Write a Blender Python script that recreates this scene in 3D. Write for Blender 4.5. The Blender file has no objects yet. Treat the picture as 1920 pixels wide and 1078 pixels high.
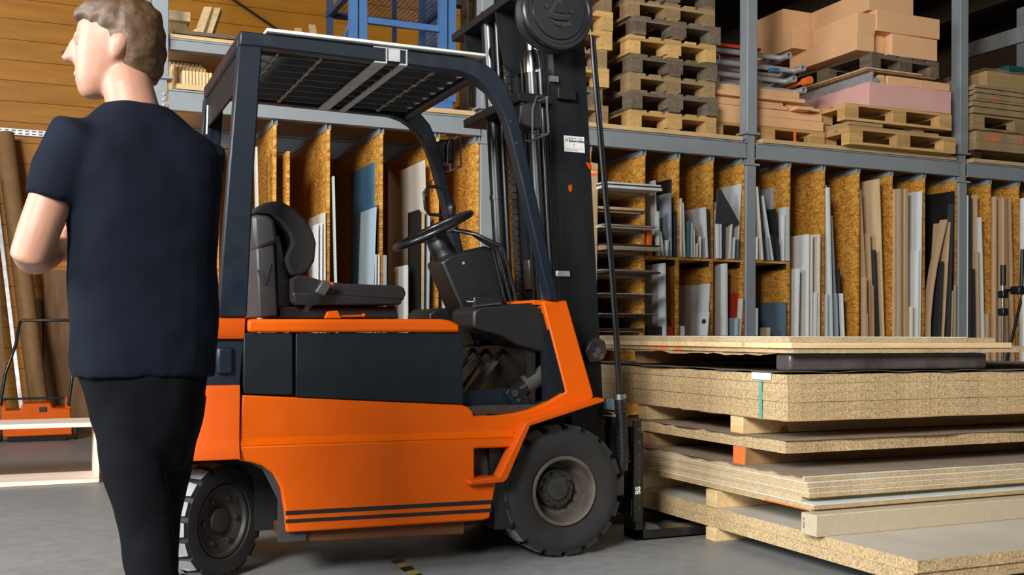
import bpy, bmesh, math, random
from mathutils import Vector, Matrix
random.seed(7)
S = bpy.context.scene
C = S.collection

# ------------------------------------------------------------------ camera, world, lights, exposure
F, HZ, CH, YAW, ROLL = 1990., 627., .95, math.radians(23.6), .0035
cam = bpy.data.cameras.new('camera'); co = bpy.data.objects.new('camera', cam); C.objects.link(co)
cam.sensor_width = 36; cam.lens = F / 1920 * 36; cam.shift_y = (HZ - 539) / 1920
co.matrix_world = Matrix.Translation((0, 0, CH)) @ Matrix.Rotation(-YAW, 4, 'Z') @ Matrix.Rotation(math.pi / 2, 4, 'X') @ Matrix.Rotation(ROLL, 4, 'Z')
cam.clip_end = 100
S.camera = co
S.view_settings.view_transform = 'Standard'; S.view_settings.look = 'None'
S.view_settings.gamma = 1; S.view_settings.use_curve_mapping = False
S.view_settings.exposure = 0.0
w = bpy.data.worlds.new('world'); S.world = w; w.use_nodes = True
w.node_tree.nodes['Background'].inputs[0].default_value = (.80, .90, 1.0, 1)
w.node_tree.nodes['Background'].inputs[1].default_value = .03

def area(name, loc, target, sx, sy, power, col):
    l = bpy.data.lights.new(name, 'AREA'); l.shape = 'RECTANGLE'; l.size = sx; l.size_y = sy; l.energy = power; l.color = col
    o = bpy.data.objects.new(name, l); C.objects.link(o); o.location = loc
    o.rotation_euler = (Vector(target) - Vector(loc)).to_track_quat('-Z', 'Y').to_euler()
    return o
# daylight from the tall hall gate on the left and from the high window band behind the photographer
area('gate_daylight', (-4.2, -2.0, 4.5), (3.8, 7.0, 1.5), 2.4, 2.2, 1280, (1.0, .975, .94))
area('side_window_daylight', (-4.4, 3.6, 2.7), (.2, 4.4, .0), 2.6, 2.2, 420, (.86, .94, 1.0))
area('window_daylight', (3.5, -4.8, 4.7), (4.2, 6.0, 1.2), 5.0, 1.6, 90, (.95, .98, 1.0))

# ------------------------------------------------------------------ survey: photograph pixel -> point on a known plane
cs, sn = math.cos(YAW), math.sin(YAW)
def ray(u, v):
    dx, dy = u - 960, v - HZ
    a, b = (dx + ROLL * dy) / F, -(dy - ROLL * dx) / F
    return (cs * a + sn, -sn * a + cs, b)
def atY(u, v, Y):
    r = ray(u, v); t = Y / r[1]; return (t * r[0], CH + t * r[2])          # (X, Z)
def atX(u, v, X):
    r = ray(u, v); t = X / r[0]; return (t * r[1], CH + t * r[2])          # (Y, Z)
def xz(pts, Y): return [atY(u, v, Y) for u, v in pts]

# ------------------------------------------------------------------ mesh helpers
class MB:
    def __init__(s): s.v, s.f, s.m = [], [], []
    def add(s, vs, fs, mi=0):
        n = len(s.v); s.v += [tuple(p) for p in vs]; s.f += [tuple(i + n for i in f) for f in fs]; s.m += [mi] * len(fs); return s
    def hexa(s, p, mi=0):          # 8 points: bottom 0-3 ccw, top 4-7
        return s.add(p, [(3, 2, 1, 0), (4, 5, 6, 7), (0, 1, 5, 4), (1, 2, 6, 5), (2, 3, 7, 6), (3, 0, 4, 7)], mi)
    def box(s, x0, x1, y0, y1, z0, z1, mi=0, M=None):
        p = [(x0, y0, z0), (x1, y0, z0), (x1, y1, z0), (x0, y1, z0), (x0, y0, z1), (x1, y0, z1), (x1, y1, z1), (x0, y1, z1)]
        if M is not None: p = [M @ Vector(q) for q in p]
        return s.hexa(p, mi)
    def prism(s, poly, y0, y1, mi=0):            # poly of (x, z), extruded along y
        a = sum(poly[i][0] * poly[(i + 1) % len(poly)][1] - poly[(i + 1) % len(poly)][0] * poly[i][1] for i in range(len(poly)))
        if a < 0: poly = poly[::-1]
        n = len(poly)
        vs = [(x, y0, z) for x, z in poly] + [(x, y1, z) for x, z in poly]
        fs = [tuple(range(n)), tuple(range(2 * n - 1, n - 1, -1))] + [(i, i + n, (i + 1) % n + n, (i + 1) % n) for i in range(n)]
        return s.add(vs, fs, mi)
    def tube(s, pts, r, n=10, mi=0, closed=False, caps=True):
        P = [Vector(p) for p in pts]; k = len(P); R = r if isinstance(r, (list, tuple)) else [r] * k
        rings = []; t0 = None; N = None
        for i in range(k):
            if closed: t = (P[(i + 1) % k] - P[i - 1])
            else: t = (P[min(i + 1, k - 1)] - P[max(i - 1, 0)])
            t.normalize()
            if N is None:
                up = Vector((0, 0, 1)) if abs(t.z) < .9 else Vector((1, 0, 0)); N = (up - t * up.dot(t)).normalized()
            else:
                N = (N - t * N.dot(t)).normalized()
            B = t.cross(N)
            rings.append([P[i] + (N * math.cos(2 * math.pi * j / n) + B * math.sin(2 * math.pi * j / n)) * R[i] for j in range(n)])
        vs = [p for q in rings for p in q]; fs = []
        for i in range(k if closed else k - 1):
            a, b = i * n, ((i + 1) % k) * n
            fs += [(a + j, a + (j + 1) % n, b + (j + 1) % n, b + j) for j in range(n)]
        if caps and not closed: fs += [tuple(range(n - 1, -1, -1)), tuple(range((k - 1) * n, k * n))]
        return s.add(vs, fs, mi)
    def lathe(s, prof, n, M, mi=0, mis=None, caps=True):     # prof of (r, h): h along local z, M places it
        vs = []; fs = []; m0 = len(s.m); k = len(prof)
        for r, h in prof: vs += [M @ Vector((r * math.cos(2 * math.pi * j / n), r * math.sin(2 * math.pi * j / n), h)) for j in range(n)]
        s0 = len(s.v); s.v += [tuple(p) for p in vs]
        for i in range(k - 1):
            for j in range(n):
                s.f.append((s0 + i * n + j, s0 + i * n + (j + 1) % n, s0 + (i + 1) * n + (j + 1) % n, s0 + (i + 1) * n + j)); s.m.append(mis[i] if mis else mi)
        if caps and prof[0][0] > 0: s.f.append(tuple(s0 + j for j in range(n - 1, -1, -1))); s.m.append(mis[0] if mis else mi)
        if caps and prof[-1][0] > 0: s.f.append(tuple(s0 + (k - 1) * n + j for j in range(n))); s.m.append(mis[-1] if mis else mi)
        return s
    def loft(s, rings, mi=0, closed=True, caps=True):
        n = len(rings[0]); vs = [p for r in rings for p in r]; fs = []
        for i in range(len(rings) - 1):
            for j in range(n if closed else n - 1):
                fs.append((i * n + j, i * n + (j + 1) % n, (i + 1) * n + (j + 1) % n, (i + 1) * n + j))
        if caps: fs += [tuple(range(n - 1, -1, -1)), tuple(range((len(rings) - 1) * n, len(rings) * n))]
        return s.add(vs, fs, mi)
    def xf(s, fn, start=0):
        s.v[start:] = [tuple(fn(Vector(p))) for p in s.v[start:]]; return s
    def build(s, name, mats, parent=None, smooth=0, bevel=0, seg=2, kind=None, label=None):
        mats = mats if isinstance(mats, (list, tuple)) else [mats]
        xs = [p[0] for p in s.v]; ys = [p[1] for p in s.v]; zs = [p[2] for p in s.v]
        o0 = Vector(((min(xs) + max(xs)) / 2, (min(ys) + max(ys)) / 2, min(zs)))
        me = bpy.data.meshes.new(name); me.from_pydata([tuple(Vector(p) - o0) for p in s.v], [], s.f)
        for m in mats: me.materials.append(MAT[m] if isinstance(m, str) else m)
        me.polygons.foreach_set('material_index', s.m)
        bm = bmesh.new(); bm.from_mesh(me); bmesh.ops.recalc_face_normals(bm, faces=bm.faces); bm.to_mesh(me); bm.free()
        if smooth: me.shade_smooth(); me.set_sharp_from_angle(angle=math.radians(smooth))
        o = bpy.data.objects.new(name, me); C.objects.link(o); o.location = o0
        if parent is not None: adopt(o, parent)
        if bevel:
            b = o.modifiers.new('bevel', 'BEVEL'); b.width = bevel; b.segments = seg; b.limit_method = 'ANGLE'; b.angle_limit = math.radians(35); b.harden_normals = False
            me.shade_smooth(); me.set_sharp_from_angle(angle=math.radians(50))
        if kind: o['kind'] = kind
        if label: o['label'] = label
        return o
def pieces(mb, name, mats, parent, **k):         # every loose piece of a builder becomes a part of its own
    par = list(range(len(mb.v)))
    def find(a):
        while par[a] != a: par[a] = par[par[a]]; a = par[a]
        return a
    for f in mb.f:
        for q in f[1:]: par[find(q)] = find(f[0])
    grp = {}
    for f, mi in zip(mb.f, mb.m): grp.setdefault(find(f[0]), []).append((f, mi))
    for fs in grp.values():
        ids = sorted({i for f, _ in fs for i in f}); ix = {a: b for b, a in enumerate(ids)}
        q = MB(); q.v = [mb.v[i] for i in ids]; q.f = [tuple(ix[i] for i in f) for f, _ in fs]; q.m = [m for _, m in fs]
        q.build(name, mats, parent, **k)
def wpos(o):
    p = Vector(o.location)
    while o.parent: o = o.parent; p = p + Vector(o.location)
    return p
def adopt(o, parent):                            # translations only: local = world - parent's world place
    o.parent = parent; o.location = Vector(o.location) - wpos(parent)
def tag(o, label, cat, group=None):
    o['label'] = label; o['category'] = cat
    if group: o['group'] = group
    return o
def thing(name, label, cat, loc, group=None):
    o = bpy.data.objects.new(name, None); C.objects.link(o); o.location = loc; o.empty_display_size = .1
    return tag(o, label, cat, group)
def clone(o, loc, label=None, group=None, rotz=None, mats=None):
    def cp(a, par):
        c = a.copy(); C.objects.link(c)
        if par is not None: c.parent = par
        for ch in a.children: cp(ch, c)
        return c
    c = cp(o, None); c.location = loc
    if rotz is not None: c.rotation_euler = (0, 0, rotz)
    if label: c['label'] = label
    if group: c['group'] = group
    return c
def text_mesh(txt, size, name, mat, origin, xdir, ydir, parent=None, thick=.0006, bold=0):
    cu = bpy.data.curves.new(name, 'FONT'); cu.body = txt; cu.size = size; cu.extrude = thick; cu.offset = bold
    t = bpy.data.objects.new(name, cu); C.objects.link(t)
    dg = bpy.context.evaluated_depsgraph_get(); me = bpy.data.meshes.new_from_object(t.evaluated_get(dg))
    bpy.data.objects.remove(t); bpy.data.curves.remove(cu)
    X = Vector(xdir).normalized(); Y = Vector(ydir).normalized(); Z = X.cross(Y)
    R = Matrix((X, Y, Z)).transposed().to_4x4(); me.transform(R)
    me.materials.clear(); me.materials.append(MAT[mat])
    o = bpy.data.objects.new(name, me); C.objects.link(o); o.location = origin
    if parent is not None: adopt(o, parent)
    return o

# ------------------------------------------------------------------ materials
MAT = {}
class NT:
    def __init__(s, name):
        m = bpy.data.materials.new(name); m.use_nodes = True; s.m = m; s.t = m.node_tree; s.b = s.t.nodes['Principled BSDF']; MAT[name] = m
    def n(s, typ, **kw):
        nd = s.t.nodes.new(typ)
        for k, v in kw.items():
            if hasattr(nd, k) and k not in nd.inputs: setattr(nd, k, v)
            else: nd.inputs[k].default_value = v
        return nd
    def l(s, a, b): s.t.links.new(a, b)
def ramp(nt, fac, stops):
    r = nt.n('ShaderNodeValToRGB'); e = r.color_ramp.elements
    while len(e) < len(stops): e.new(.5)
    for q, (p, c) in zip(e, stops): q.position = p; q.color = (*c, 1)
    nt.l(fac, r.inputs[0]); return r.outputs[0]
def mixc(nt, fac, a, b, mode='MIX'):
    x = nt.n('ShaderNodeMix', data_type='RGBA', blend_type=mode)
    for sock, val in ((x.inputs[0], fac), (x.inputs[6], a), (x.inputs[7], b)):
        if hasattr(val, 'links'): nt.l(val, sock)
        elif isinstance(val, (int, float)): sock.default_value = val
        else: sock.default_value = (*val, 1)
    return x.outputs[2]
def coords(nt, scale=(1, 1, 1)):
    tc = nt.n('ShaderNodeTexCoord'); mp = nt.n('ShaderNodeMapping'); mp.inputs['Scale'].default_value = scale
    nt.l(tc.outputs['Object'], mp.inputs[0]); return mp.outputs[0]
def noise(nt, co_, scale, detail=3, rough=.55, dist=0):
    x = nt.n('ShaderNodeTexNoise'); x.inputs['Scale'].default_value = scale; x.inputs['Detail'].default_value = detail
    x.inputs['Roughness'].default_value = rough; x.inputs['Distortion'].default_value = dist
    nt.l(co_, x.inputs['Vector']); return x.outputs[0]
def bump(nt, h, strength=.2, dist=.01):
    x = nt.n('ShaderNodeBump'); x.inputs['Strength'].default_value = strength; x.inputs['Distance'].default_value = dist
    nt.l(h, x.inputs['Height']); nt.l(x.outputs[0], nt.b.inputs['Normal'])
def rnd(nt, col, amt=.12):        # every object a little lighter or darker than the next
    oi = nt.n('ShaderNodeObjectInfo'); mr = nt.n('ShaderNodeMapRange'); mr.inputs[3].default_value = 1 - amt; mr.inputs[4].default_value = 1 + amt
    nt.l(oi.outputs['Random'], mr.inputs[0])
    vm = nt.n('ShaderNodeVectorMath', operation='SCALE')
    if hasattr(col, 'links'): nt.l(col, vm.inputs[0])
    else: vm.inputs[0].default_value = col
    nt.l(mr.outputs[0], vm.inputs['Scale']); return vm.outputs[0]
def plain(name, col, rough=.5, metal=0, var=.15, scale=6, spec=.5, rv=0, bmp=0, bs=60, coat=0):
    nt = NT(name); c = coords(nt); f = noise(nt, c, scale, 5)
    a = tuple(x * (1 - var) for x in col); b = tuple(min(1, x * (1 + var)) for x in col)
    k = ramp(nt, f, [(.3, a), (.7, b)])
    if rv: k = rnd(nt, k, rv)
    nt.l(k, nt.b.inputs['Base Color']); nt.b.inputs['Roughness'].default_value = rough; nt.b.inputs['Metallic'].default_value = metal
    nt.b.inputs['Specular IOR Level'].default_value = spec
    if coat: nt.b.inputs['Coat Weight'].default_value = coat; nt.b.inputs['Coat Roughness'].default_value = .15
    if bmp: bump(nt, noise(nt, c, bs, 4), bmp, .004)
    return nt
def wood(name, a, b, axis='x', scale=9, stretch=14, rough=.65, rv=.12, knots=True, bmp=.08):
    nt = NT(name); sc = {'x': (1, stretch, stretch), 'y': (stretch, 1, stretch), 'z': (stretch, stretch, 1)}[axis]
    c = coords(nt, sc); oi = nt.n('ShaderNodeObjectInfo'); ad = nt.n('ShaderNodeVectorMath', operation='ADD')
    sc2 = nt.n('ShaderNodeVectorMath', operation='SCALE'); cx = nt.n('ShaderNodeCombineXYZ'); nt.l(oi.outputs['Random'], cx.inputs[0]); nt.l(oi.outputs['Random'], cx.inputs[1]); nt.l(oi.outputs['Random'], cx.inputs[2])
    nt.l(cx.outputs[0], sc2.inputs[0]); sc2.inputs['Scale'].default_value = 37
    nt.l(c, ad.inputs[0]); nt.l(sc2.outputs[0], ad.inputs[1])
    f = noise(nt, ad.outputs[0], scale * .35, 5, .6, .6)
    k = ramp(nt, f, [(.25, a), (.6, b), (.8, tuple(min(1, x * 1.12) for x in b))])
    if knots:
        c2 = coords(nt, (1, 1, 1)); ad2 = nt.n('ShaderNodeVectorMath', operation='ADD'); nt.l(c2, ad2.inputs[0]); nt.l(sc2.outputs[0], ad2.inputs[1])
        vo = nt.n('ShaderNodeTexVoronoi'); vo.inputs['Scale'].default_value = 3.4; nt.l(ad2.outputs[0], vo.inputs['Vector'])
        kf = ramp(nt, vo.outputs['Distance'], [(.0, (1, 1, 1)), (.075, (.75, .75, .75)), (.11, (0, 0, 0))])
        k = mixc(nt, kf, k, tuple(x * .33 for x in a))
    if rv: k = rnd(nt, k, rv)
    nt.l(k, nt.b.inputs['Base Color']); nt.b.inputs['Roughness'].default_value = rough; nt.b.inputs['Specular IOR Level'].default_value = .3
    if bmp: bump(nt, f, bmp, .004)
    return nt
def flecks(name, base, light, dark, scale=260, rough=.85, rv=.06, stretch=(1, 1, 1), bmp=.25):
    nt = NT(name); c = coords(nt, stretch)
    vo = nt.n('ShaderNodeTexVoronoi'); vo.inputs['Scale'].default_value = scale; vo.inputs['Randomness'].default_value = 1; nt.l(c, vo.inputs['Vector'])
    sp = nt.n('ShaderNodeSeparateColor'); nt.l(vo.outputs['Color'], sp.inputs[0])
    k = ramp(nt, sp.outputs[0], [(.0, dark), (.22, base), (.62, base), (1, light)])
    big = ramp(nt, noise(nt, c, 5, 3), [(.3, (.82, .82, .82)), (.7, (1.1, 1.1, 1.1))])
    k = mixc(nt, 1, k, big, 'MULTIPLY')
    if rv: k = rnd(nt, k, rv)
    nt.l(k, nt.b.inputs['Base Color']); nt.b.inputs['Roughness'].default_value = rough; nt.b.inputs['Specular IOR Level'].default_value = .2
    if bmp: bump(nt, sp.outputs[1], bmp, .002)
    return nt

# concrete floor
nt = NT('concrete'); c = coords(nt); f1 = noise(nt, c, .9, 6, .6, .4); f2 = noise(nt, c, 14, 8, .7)
k = mixc(nt, .55, ramp(nt, f1, [(.3, (.14, .145, .147)), (.7, (.25, .255, .252))]), ramp(nt, f2, [(.3, (.17, .175, .177)), (.75, (.29, .295, .292))]))
v = nt.n('ShaderNodeTexVoronoi'); v.inputs['Scale'].default_value = 34; nt.l(c, v.inputs['Vector'])
k = mixc(nt, ramp(nt, v.outputs['Distance'], [(0, (1, 1, 1)), (.05, (.6, .6, .6)), (.07, (0, 0, 0))]), k, (.5, .5, .48))
nt.l(k, nt.b.inputs['Base Color']); nt.l(ramp(nt, f2, [(.2, (.36, .36, .36)), (.8, (.6, .6, .6))]), nt.b.inputs['Roughness']); bump(nt, f2, .06, .004)
# OSB: long random strands
nt = NT('osb'); c = coords(nt, (1, 5, 1.6)); ks = []
vo = nt.n('ShaderNodeTexVoronoi'); vo.inputs['Scale'].default_value = 24; nt.l(c, vo.inputs['Vector']); sp = nt.n('ShaderNodeSeparateColor'); nt.l(vo.outputs['Color'], sp.inputs[0])
c2 = coords(nt, (1, 1.6, 6)); vo2 = nt.n('ShaderNodeTexVoronoi'); vo2.inputs['Scale'].default_value = 20; nt.l(c2, vo2.inputs['Vector']); sp2 = nt.n('ShaderNodeSeparateColor'); nt.l(vo2.outputs['Color'], sp2.inputs[0])
st = [(.0, (.28, .095, .010)), (.25, (.48, .19, .022)), (.7, (.64, .29, .04)), (1, (.80, .45, .10))]
k = mixc(nt, ramp(nt, sp2.outputs[1], [(.45, (0, 0, 0)), (.5, (1, 1, 1))]), ramp(nt, sp.outputs[0], st), ramp(nt, sp2.outputs[0], st))
nt.l(rnd(nt, k, .1), nt.b.inputs['Base Color']); nt.b.inputs['Roughness'].default_value = .55; bump(nt, sp.outputs[1], .12, .003)
flecks('particle_edge', (.52, .365, .185), (.74, .585, .36), (.24, .13, .05), 230)
flecks('particle_edge_fine', (.54, .39, .21), (.70, .56, .35), (.30, .18, .08), 330)
flecks('particle_edge_dark', (.37, .25, .125), (.52, .39, .22), (.18, .10, .04), 300)
plain('laminate', (.56, .51, .43), .45, var=.08, scale=4, rv=.04)
plain('laminate_white', (.74, .76, .72), .4, var=.04)
plain('mdf', (.42, .27, .12), .75, var=.06, scale=40, rv=.05)
plain('mdf_light', (.52, .43, .295), .75, var=.06, scale=40)
plain('kraft', (.33, .25, .18), .8, var=.12, scale=9, rv=.08)
plain('kraft_dark', (.24, .20, .17), .8, var=.12, scale=9, rv=.08)
plain('cardboard_shaded', (.22, .115, .04), .8, var=.12, scale=12)  # cardboard darkened: the shade of the left corner is in the colour
wood('brown_shaded', (.13, .065, .024), (.20, .10, .04), 'z', scale=5, stretch=9, knots=False)  # brown wood with the left corner's shade mixed into its tone
plain('slat_lit_paint', (.055, .060, .064), .5, var=.2)  # grey lifted to carry the floor's bounce light on the roof slats
plain('cardboard', (.55, .37, .19), .8, var=.08, scale=12, rv=.08)
plain('film_wrap', (.085, .072, .066), .22, var=.35, scale=9, spec=.7, bmp=.5, bs=14)
wood('pine', (.62, .42, .20), (.80, .60, .34), 'x')
wood('pine_pale', (.72, .55, .42), (.86, .74, .62), 'x', knots=False, rv=.04)
wood('pine_block', (.58, .38, .17), (.78, .56, .29), 'y', scale=7)
wood('pallet_new', (.47, .265, .085), (.63, .385, .145), 'y', knots=False, rv=.2)
wood('pallet_mid', (.24, .15, .07), (.38, .25, .12), 'y', knots=False, rv=.2)
wood('pallet_old', (.095, .068, .044), (.19, .142, .095), 'y', knots=False, rv=.25)
wood('pallet_new_x', (.47, .265, .085), (.63, .385, .145), 'x', knots=False, rv=.2)
wood('pallet_mid_x', (.24, .15, .07), (.38, .25, .12), 'x', knots=False, rv=.2)
wood('pallet_old_x', (.095, .068, .044), (.19, .142, .095), 'x', knots=False, rv=.25)
wood('wall_timber', (.33, .12, .008), (.43, .172, .010), 'x', scale=5, stretch=10, rv=.07, rough=.5)
wood('dark_shade_timber', (.035, .022, .012), (.06, .036, .018), 'x', rv=.2, knots=False)  # near-black tone stands in for shade on the hall's deep walls
wood('brown_board', (.30, .16, .07), (.42, .24, .11), 'z', scale=5, stretch=9, knots=False)
wood('ply_face', (.50, .34, .18), (.62, .45, .26), 'z', scale=4, stretch=8, knots=False)
wood('deck_wood', (.52, .33, .15), (.66, .44, .22), 'x', knots=False)
plain('rack_paint', (.255, .275, .285), .5, var=.06, scale=5)
plain('galvanised', (.54, .55, .55), .42, metal=.5, var=.15, scale=20)
plain('aluminium', (.66, .67, .67), .38, metal=.55, var=.12, scale=25)
plain('steel', (.30, .30, .30), .35, metal=.9, var=.25, scale=20)
plain('chrome', (.75, .75, .75), .14, metal=1, var=.08)
plain('foam_peach', (.80, .455, .225), .85, var=.03, scale=8, rv=.05, bmp=.08, bs=200)
plain('foam_pink', (.76, .42, .36), .85, var=.04, scale=5)
# orange paint with chips and grime
def paint(name, col, chip, amount, rough=.32, spec=.35):
    nt = NT(name); c = coords(nt); big = noise(nt, c, 3, 5)
    k = ramp(nt, big, [(.3, tuple(x * .9 for x in col)), (.7, tuple(min(1, x * 1.04) for x in col))])
    f = noise(nt, coords(nt, (1, 1, 2.6)), 10, 9, .72)
    k = mixc(nt, ramp(nt, f, [(amount, (0, 0, 0)), (amount + .03, (1, 1, 1))]), k, chip)
    nt.l(k, nt.b.inputs['Base Color']); nt.b.inputs['Specular IOR Level'].default_value = spec
    nt.l(ramp(nt, noise(nt, c, 12, 5), [(.3, (rough,) * 3), (.7, (rough + .16,) * 3)]), nt.b.inputs['Roughness']); return nt
paint('orange_paint', (.60, .088, .0004), (.25, .12, .06), .82, .34, .22)
paint('orange_worn', (.50, .068, .001), (.40, .30, .22), .69, .5, .15)
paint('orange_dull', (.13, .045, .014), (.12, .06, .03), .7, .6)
paint('navy_paint', (.0065, .0095, .013), (.03, .03, .03), .83, .42, .25)
paint('navy_gloss', (.0065, .011, .019), (.06, .07, .08), .80, .30, .35)
paint('mast_paint', (.0075, .009, .0105), (.03, .025, .02), .78, .42, .3)
plain('rubber', (.014, .0132, .0125), .75, var=.3, scale=9, bmp=.2, bs=40)
plain('rubber_dusty_lit', (.24, .245, .25), .85, var=.18, scale=14, bmp=.2, bs=60)  # dusty worn tread, grey raised further for the strong light on it
plain('rim_dirty', (.105, .088, .070), .6, metal=.25, var=.4, scale=12)
plain('rim_black', (.030, .028, .026), .55, var=.3, scale=14)
plain('black_plastic', (.0085, .0085, .009), .42, var=.2, scale=8, bmp=.12, bs=300)
plain('grey_plastic', (.045, .044, .046), .45, var=.12, scale=8, bmp=.1, bs=300)
plain('black_fabric', (.009, .008, .0075), .95, var=.3, scale=60, bmp=.3, bs=400)
plain('black_steel', (.0085, .0085, .009), .3, var=.3, scale=10, spec=.6)
plain('hose_rubber', (.010, .010, .011), .32, var=.2, spec=.6)
plain('greasy_steel', (.07, .062, .055), .4, metal=.6, var=.4, scale=16)
plain('dusty_steel', (.06, .054, .046), .6, metal=.2, var=.3, scale=14)
plain('blue_paint', (.06, .15, .33), .42, var=.08, scale=6)
plain('blue_dark', (.02, .05, .12), .5, var=.1)
plain('white_panel', (.72, .73, .71), .45, var=.04, rv=.08)
plain('cream_panel', (.70, .64, .54), .5, var=.05, rv=.08)
plain('pale_green', (.58, .64, .61), .3, var=.05, rv=.06)
plain('pale_blue', (.42, .52, .58), .4, var=.05, rv=.06)
plain('grey_panel', (.30, .33, .36), .5, var=.06, rv=.08)
plain('dark_panel', (.035, .036, .040), .5, var=.12, rv=.15)
plain('black_gloss', (.018, .018, .018), .2, var=.2)
plain('slate_blue', (.10, .155, .20), .45, var=.08)
plain('sky_panel', (.065, .165, .27), .35, var=.06)
plain('navy_folder', (.03, .042, .06), .5, var=.12)
plain('red_panel', (.66, .055, .025), .45, var=.06)
plain('orange_card', (.82, .15, .02), .5, var=.05)
plain('olive_card', (.42, .38, .20), .6, var=.05)
plain('tan_panel', (.55, .36, .20), .6, var=.06, rv=.12)
plain('spray_orange', (.95, .17, .03), .7, var=.1)
plain('paper', (.80, .80, .77), .7, var=.03)
plain('ink', (.03, .03, .03), .7, var=.1)
plain('strap_green', (.12, .38, .31), .4, var=.06)
plain('tape_yellow', (.30, .24, .05), .6, var=.2)
plain('acrylic', (.62, .64, .60), .25, var=.05)
plain('crate_green', (.01, .09, .075), .5, var=.15)
plain('dirt_brown', (.035, .026, .018), .8, var=.3, scale=20)
plain('skin', (.38, .19, .125), .5, var=.08, scale=7)
plain('shirt', (.0045, .0065, .013), .9, spec=.12, var=.25, scale=5, bmp=.15, bs=220)
plain('trousers', (.0028, .0034, .0048), .9, spec=.1, var=.3, scale=6, bmp=.2, bs=200)
plain('hair', (.085, .045, .02), .55, var=.35, scale=40, bmp=.4, bs=90)
plain('eye_white', (.8, .78, .75), .3, var=.02)
plain('lip', (.50, .22, .17), .5, var=.05)
nt = NT('lamp_glass'); nt.b.inputs['Base Color'].default_value = (.75, .78, .8, 1); nt.b.inputs['Roughness'].default_value = .08; nt.b.inputs['Metallic'].default_value = .5
nt = NT('clear_film'); nt.b.inputs['Base Color'].default_value = (.85, .88, .88, 1); nt.b.inputs['Roughness'].default_value = .2; nt.b.inputs['Alpha'].default_value = .55

# ================================================================== THE SETTING
def struct(o): o['kind'] = 'structure'; return o
struct(MB().box(-9, 13, -6, 15.2, -.12, 0).build('floor', 'concrete'))
wb = struct(MB().box(-9, 4.6, 11.42, 11.55, 0, 5.6).build('wall_back', 'dark_shade_timber'))
pz = 0.0; i = 0
pl = None
while pz < 5.5:
    if pl is None:
        pl = MB().box(-9, 4.6, 11.395, 11.42, pz + .0012, pz + .1988).build('plank', 'wall_timber', wb, bevel=.0025, seg=1)
    else:
        q = pl.copy(); C.objects.link(q); q.location.z += pz - 0
    pz += .2
struct(MB().box(4.6, 4.75, 11.42, 15.05, 0, 5.6).build('wall_return', 'dark_shade_timber'))
struct(MB().box(4.6, 13, 15.05, 15.2, 0, 5.6).build('wall_rear', 'dark_shade_timber'))  # shade of the deep recess carried by the near-black timber
struct(MB().box(13, 13.15, -6, 15.2, 0, 5.6).build('wall_right', 'dark_shade_timber'))  # unseen side, closed off to keep the hall dark
cl = struct(MB().box(-9, 13.15, -6, 15.2, 5.6, 5.72).build('ceiling', 'dark_shade_timber'))  # out of view, added to block light behind the shelves
bm0 = None
for x in (-7.5, -5.6, -3.7, -1.8, .1, 2.0, 3.9, 5.8, 7.7, 9.6, 11.5):
    if bm0 is None: bm0 = MB().box(x - .07, x + .07, -6, 15.05, 5.32, 5.6).build('beam', 'dark_shade_timber', cl)
    else:
        q = bm0.copy(); C.objects.link(q); q.location.x += x + 7.5
# hazard tape scrap on the floor
t = MB()
for k in range(7):
    y = 3.9 + k * .075; x = 1.325 + .004 * k
    t.add([(x - .028, y, .0015), (x + .028, y + .03, .0015), (x + .03, y + .105, .0015), (x - .026, y + .075, .0015)], [(0, 1, 2, 3)], 0 if (k % 2) else 1)
tag(t.build('floor_tape', ['tape_yellow', 'black_plastic']), 'worn black and yellow hazard tape on floor under the forklift', 'tape')

# ================================================================== THE RACK
RY = 7.2                                             # front plane of the rack
RX0, RX1 = .56, 9.95
PX = [.66, 2.945, 5.292, 7.625, 9.93]
rack = thing('storage_rack', 'long grey steel storage rack with upright OSB dividers below its deck', 'rack', (5.2, 7.9, 0))
def ipost(x, y, z0, z1, name='post'):
    return MB().box(x - .05, x + .05, y, y + .11, z0, z1).build(name, 'rack_paint', rack, bevel=.006)
ZB0, ZB1 = 2.402, 2.536
for x in PX:
    for y in (RY + .01, 8.5):
        p = ipost(x, y, 0, 2.345)
        MB().box(x - .075, x + .075, y - .012, y + .125, 2.345, 2.362).build('cap_plate', 'rack_paint', p)
        MB().box(x - .04, x + .04, y + .01, y + .10, 2.362, 2.60).build('stub', 'rack_paint', p)
        p2 = ipost(x, y - .012, 2.617, 4.6)
        MB().box(x - .075, x + .075, y - .02, y + .11, 2.600, 2.617).build('base_plate', 'rack_paint', p2)
        if y < 8:
            b = MB()
            for dz in (.03, .065, .1):
                b.lathe([(.0, -.004), (.009, -.004), (.009, .004), (0, .004)], 8, Matrix.Translation((x + .02, y + .004, ZB0 + dz)) @ Matrix.Rotation(math.pi / 2, 4, 'X'))
            pieces(b, 'bolt', 'galvanised', p, smooth=40)
for a, bx_ in zip(PX[:-1], PX[1:]):
    for y, d in ((RY, 1), (8.6, -1)):
        x0, x1 = a + .052, bx_ - .052
        MB().box(x0, x1, y, y + .07 * d, ZB0, ZB0 + .01).box(x0, x1, y, y + .07 * d, ZB1 - .01, ZB1).box(x0, x1, y + .012 * d, y + .02 * d, ZB0 + .01, ZB1 - .01).build('beam', 'rack_paint', rack)
    MB().box(a - .0 + .1, bx_ - .1, RY - .01, 8.62, 2.54, 2.573).build('deck_panel', 'deck_wood', rack)
    n = 0
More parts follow.
